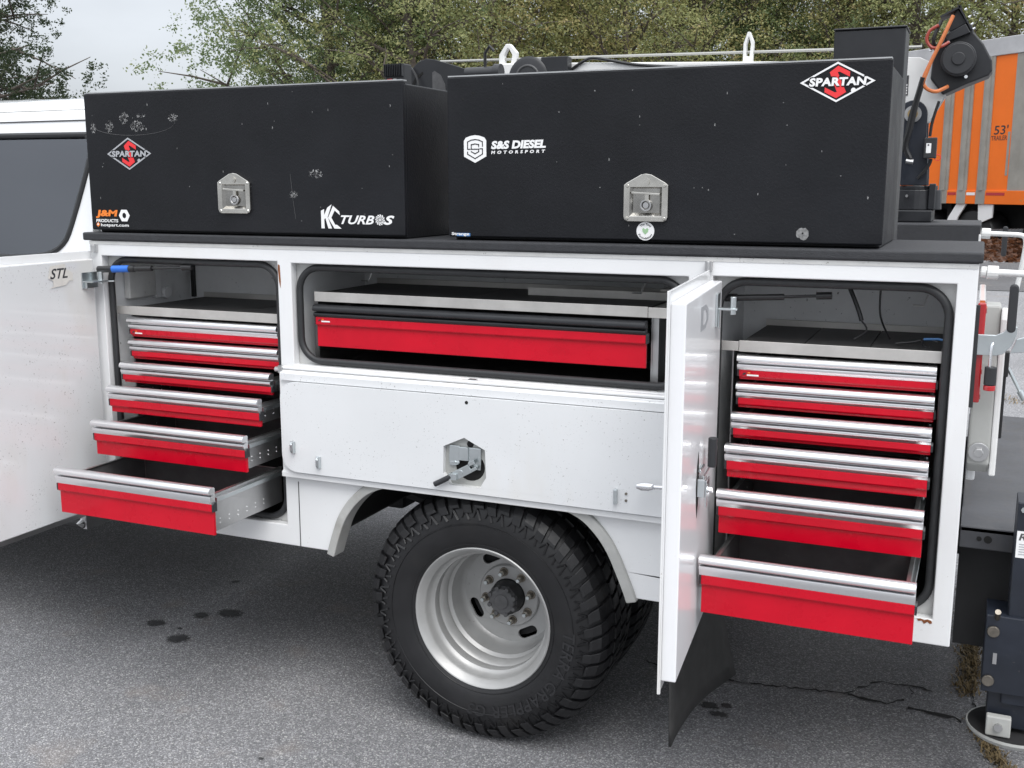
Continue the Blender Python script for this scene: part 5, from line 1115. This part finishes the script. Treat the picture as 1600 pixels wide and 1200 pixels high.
# ------------------------------------------------------------------ trees
def skeleton(rr, h, trunk_r, spread, first, nb, lean=.0, upk=1.0):
    """returns list of (path, radii) and end points for leaf clumps"""
    paths = []; ends = []
    top = V(rr.gauss(0,.4)+lean, rr.gauss(0,.4), h*.92); tp_ = []
    for i in range(9):
        t = i/8; tp_.append(top*t+V(math.sin(t*5+rr.random())*.12, math.cos(t*4)*.12, 0)*(1 if i else 0))
    paths.append((tp_, [trunk_r*(1-.85*i/8)*(1.25 if i == 0 else 1) for i in range(9)]))
    for b in range(nb):
        t = first+(1-first)*(b/nb)**.9; p = tp_[min(7, int(t*8))]; q = tp_[min(8, int(t*8)+1)]; f = t*8-int(t*8); s = p+(q-p)*f
        a = b*2.4+rr.random()*.8; L = spread*(1.05-.62*t)*(.75+.4*rr.random()); up = (.25+.5*t+.25*rr.random())*upk-(1-upk)*.12
        d = V(math.cos(a), math.sin(a), up); d /= np.linalg.norm(d); mid = s+d*L*.5+V(0,0,-.04*L); e = s+d*L+V(0,0,.03*L)
        paths.append(([s, mid, e], [trunk_r*.5*(1-t*.5), trunk_r*.3*(1-t*.5), .015])); ends += [(e, 1.0), (mid*.4+e*.6, .9), (mid, .7)]
        for k in range(5):
            f = .3+.7*rr.random(); s2 = s+(e-s)*f; d2 = d+V(rr.gauss(0,.8), rr.gauss(0,.8), rr.gauss(.1,.5)); d2 /= np.linalg.norm(d2); L2 = L*(.25+.3*rr.random()); e2 = s2+d2*L2
            paths.append(([s2, (s2+e2)/2+V(0,0,.05), e2], [trunk_r*.18, trunk_r*.11, .01])); ends += [(e2, .8), ((s2+e2)/2, .6)]
    ends.append((tp_[-1], 1)); return paths, ends
PROTO = {}
def make_proto(key, h, trunk_r, spread, first, nb, leaves, size, material, seed, clump=.75, droop=0.0, upk=1.0):
    rr = random.Random(seed); g = np.random.default_rng(seed); paths, ends = skeleton(rr, h, trunk_r, spread, first, nb, upk=upk)
    m = MB()
    for p, r in paths: m.tube([tuple(q) for q in p], r, 6 if r[0] < trunk_r*.9 else 10)
    E = np.array([e for e, _ in ends]); W = np.array([w for _, w in ends]); idx = g.choice(len(E), leaves, p=W/W.sum())
    # each end carries several sub-clumps, so the crown breaks up into light and dark lumps
    sub = g.normal(size=(len(E), 5, 3))*clump*V(1,1,.62); si = g.integers(0, 5, leaves)
    P = E[idx]+sub[idx, si]+g.normal(size=(leaves,3))*clump*.22*V(1,1,.7); P[:,2] -= droop*np.abs(g.normal(size=leaves))
    P = P[P[:,2] > .9]
    PROTO[key] = (m, quads(P, size, g, .15), material)
def tree(key, loc, rotz, sc, label, name='broadleaf_tree'):
    m, Q, mt = PROTO[key]; t = root(name, loc, label, 'tree', 'trees behind the parking lot')
    if isinstance(m, MB):
        me = m; ORI[t.name] = V(0,0,0); tk = me.build('trunk', 'bark', t, smooth=True); ORI[t.name] = V(*loc); cw = quad_obj('crown', Q, mt, t); PROTO[key] = (tk, cw, mt)
    else:
        for src in (m, Q):
            c = src.copy(); col.objects.link(c); c.parent = t
    t.rotation_euler[2] = rotz; t.scale = (sc, sc, sc); return t
make_proto('green', 13, .26, 5.2, .16, 34, 92000, .050, 'leaf_green', 3)
make_proto('olive', 13, .24, 5.0, .14, 34, 42000, .052, 'leaf_olive', 5)
make_proto('yellow', 12.5, .2, 4.6, .12, 32, 37000, .052, 'leaf_yellow', 9, clump=.8)
make_proto('dark', 12, .22, 4.4, .08, 74, 150000, .042, 'leaf_dark', 12, clump=.34, droop=.10, upk=.25)
def at_px(r, Y): return (r*(Y+2.888), Y, ground_z(Y)-.05)
T = [('dark', -1.232, 19.5, .4, .95, 'dark green tree rising past the white cab roof with open sky beside it'),
     ('green', -.640, 27.0, 1.1, .92, 'full green tree at the edge of the open sky above the front tool box'),
     ('green', -.560, 33.0, 2.9, .95, 'green tree just behind the sky-edge tree, above the tool box with torn stickers'),
     ('olive', -.535, 26.5, .2, .82, 'olive green tree rising above the finned flood light'),
     ('yellow', -.455, 29.5, 2.0, .85, 'yellowing tree behind the slotted hose reel guard'),
     ('olive', -.385, 32.0, 4.0, .86, 'olive tree with bare limbs behind the black cable drum'),
     ('yellow', -.315, 31.0, 5.2, .86, 'yellow green tree behind the middle of the white crane boom'),
     ('olive', -.245, 33.5, 1.2, .88, 'olive tree behind the boom guide hoop nearest the mast'),
     ('green', -.185, 35.5, .3, .88, 'green tree above the round white sticker tool box, beside the black cabinet'),
     ('yellow', -.125, 34.0, 3.1, .88, 'yellowing tree behind the tall plain black cabinet'),
     ('olive', -.055, 33.0, 5.8, .86, 'olive tree rising behind the crane winch motor'),
     ('yellow', .015, 33.5, .9, .88, 'yellow green tree above the corner end of the orange trailer'),
     ('olive', .09, 32.0, 2.4, .86, 'olive tree past the end of the trailer, next to the shrub')]
for key, r, Y, rz, sc, lab in T: tree(key, at_px(r, Y), rz, sc, lab)
# second, farther row that closes the gaps low down
T2 = [('green', -.38, 42.0, 4.4, .95, 'behind the black cable drum'), ('olive', -.25, 43.0, .6, .92, 'behind the middle of the crane boom'), ('green', -.10, 44.0, 1.5, .92, 'between the black cabinet and the winch motor')]
for key, r, Y, rz, sc, where in T2: tree(key, at_px(r, Y), rz, sc, 'far-row %s tree seen through the nearer crowns, %s' % ({'dark': 'dark', 'olive': 'olive', 'green': 'green'}[key], where.replace('left of', 'beside')))
# shrubs at the bank
def shrub(loc, w, h, n, seed, label):
    g = np.random.default_rng(seed); t = root('shrub', loc, label, 'shrub', 'shrubs along the leaf bank'); m = MB()
    for i in range(14):
        a = g.random()*6.28; e = V(math.cos(a)*w*.7*g.random(), math.sin(a)*w*.7*g.random(), h*(.5+.5*g.random())); m.tube([(0,0,0), tuple(e*.5+V(0,0,.05)), tuple(e)], [.012,.008,.004], 5)
    ORI[t.name] = V(0,0,0); m.build('stem', 'bark', t); ORI[t.name] = V(*loc)
    c = g.normal(size=(26,3))*V(w*.42, w*.42, h*.25)+V(0,0,h*.62); P = c[g.integers(0,26,n)]+g.normal(size=(n,3))*.09; P = P[P[:,2] > .03]
    quad_obj('foliage', quads(P, .035, g, .1), 'leaf_green', t)
shrub((.98, 16.9, .80), .30, .62, 3800, 31, 'green shrub on the leaf bank by the end of the black drain pipe')
shrub((1.75, 16.3, .78), .5, .9, 4500, 32, 'green shrub on the leaf bank farther from the drain pipe')
m = MB(); N = 40; vs = []
for i in range(N+1):
    x = -700+i*14; h = 9+7*math.sin(i*.7)+5*math.sin(i*1.9+1)
    vs += [(x, 300+.0*i, -4), (x, 320, max(3, h)), (x, 380, -4)]
fs = []
for i in range(N): fs += [(3*i, 3*i+3, 3*i+4, 3*i+1), (3*i+1, 3*i+4, 3*i+5, 3*i+2)]
m.add(vs, fs); hl = m.build('hill', 'hill_far', None, smooth=True); hl['kind'] = 'structure'
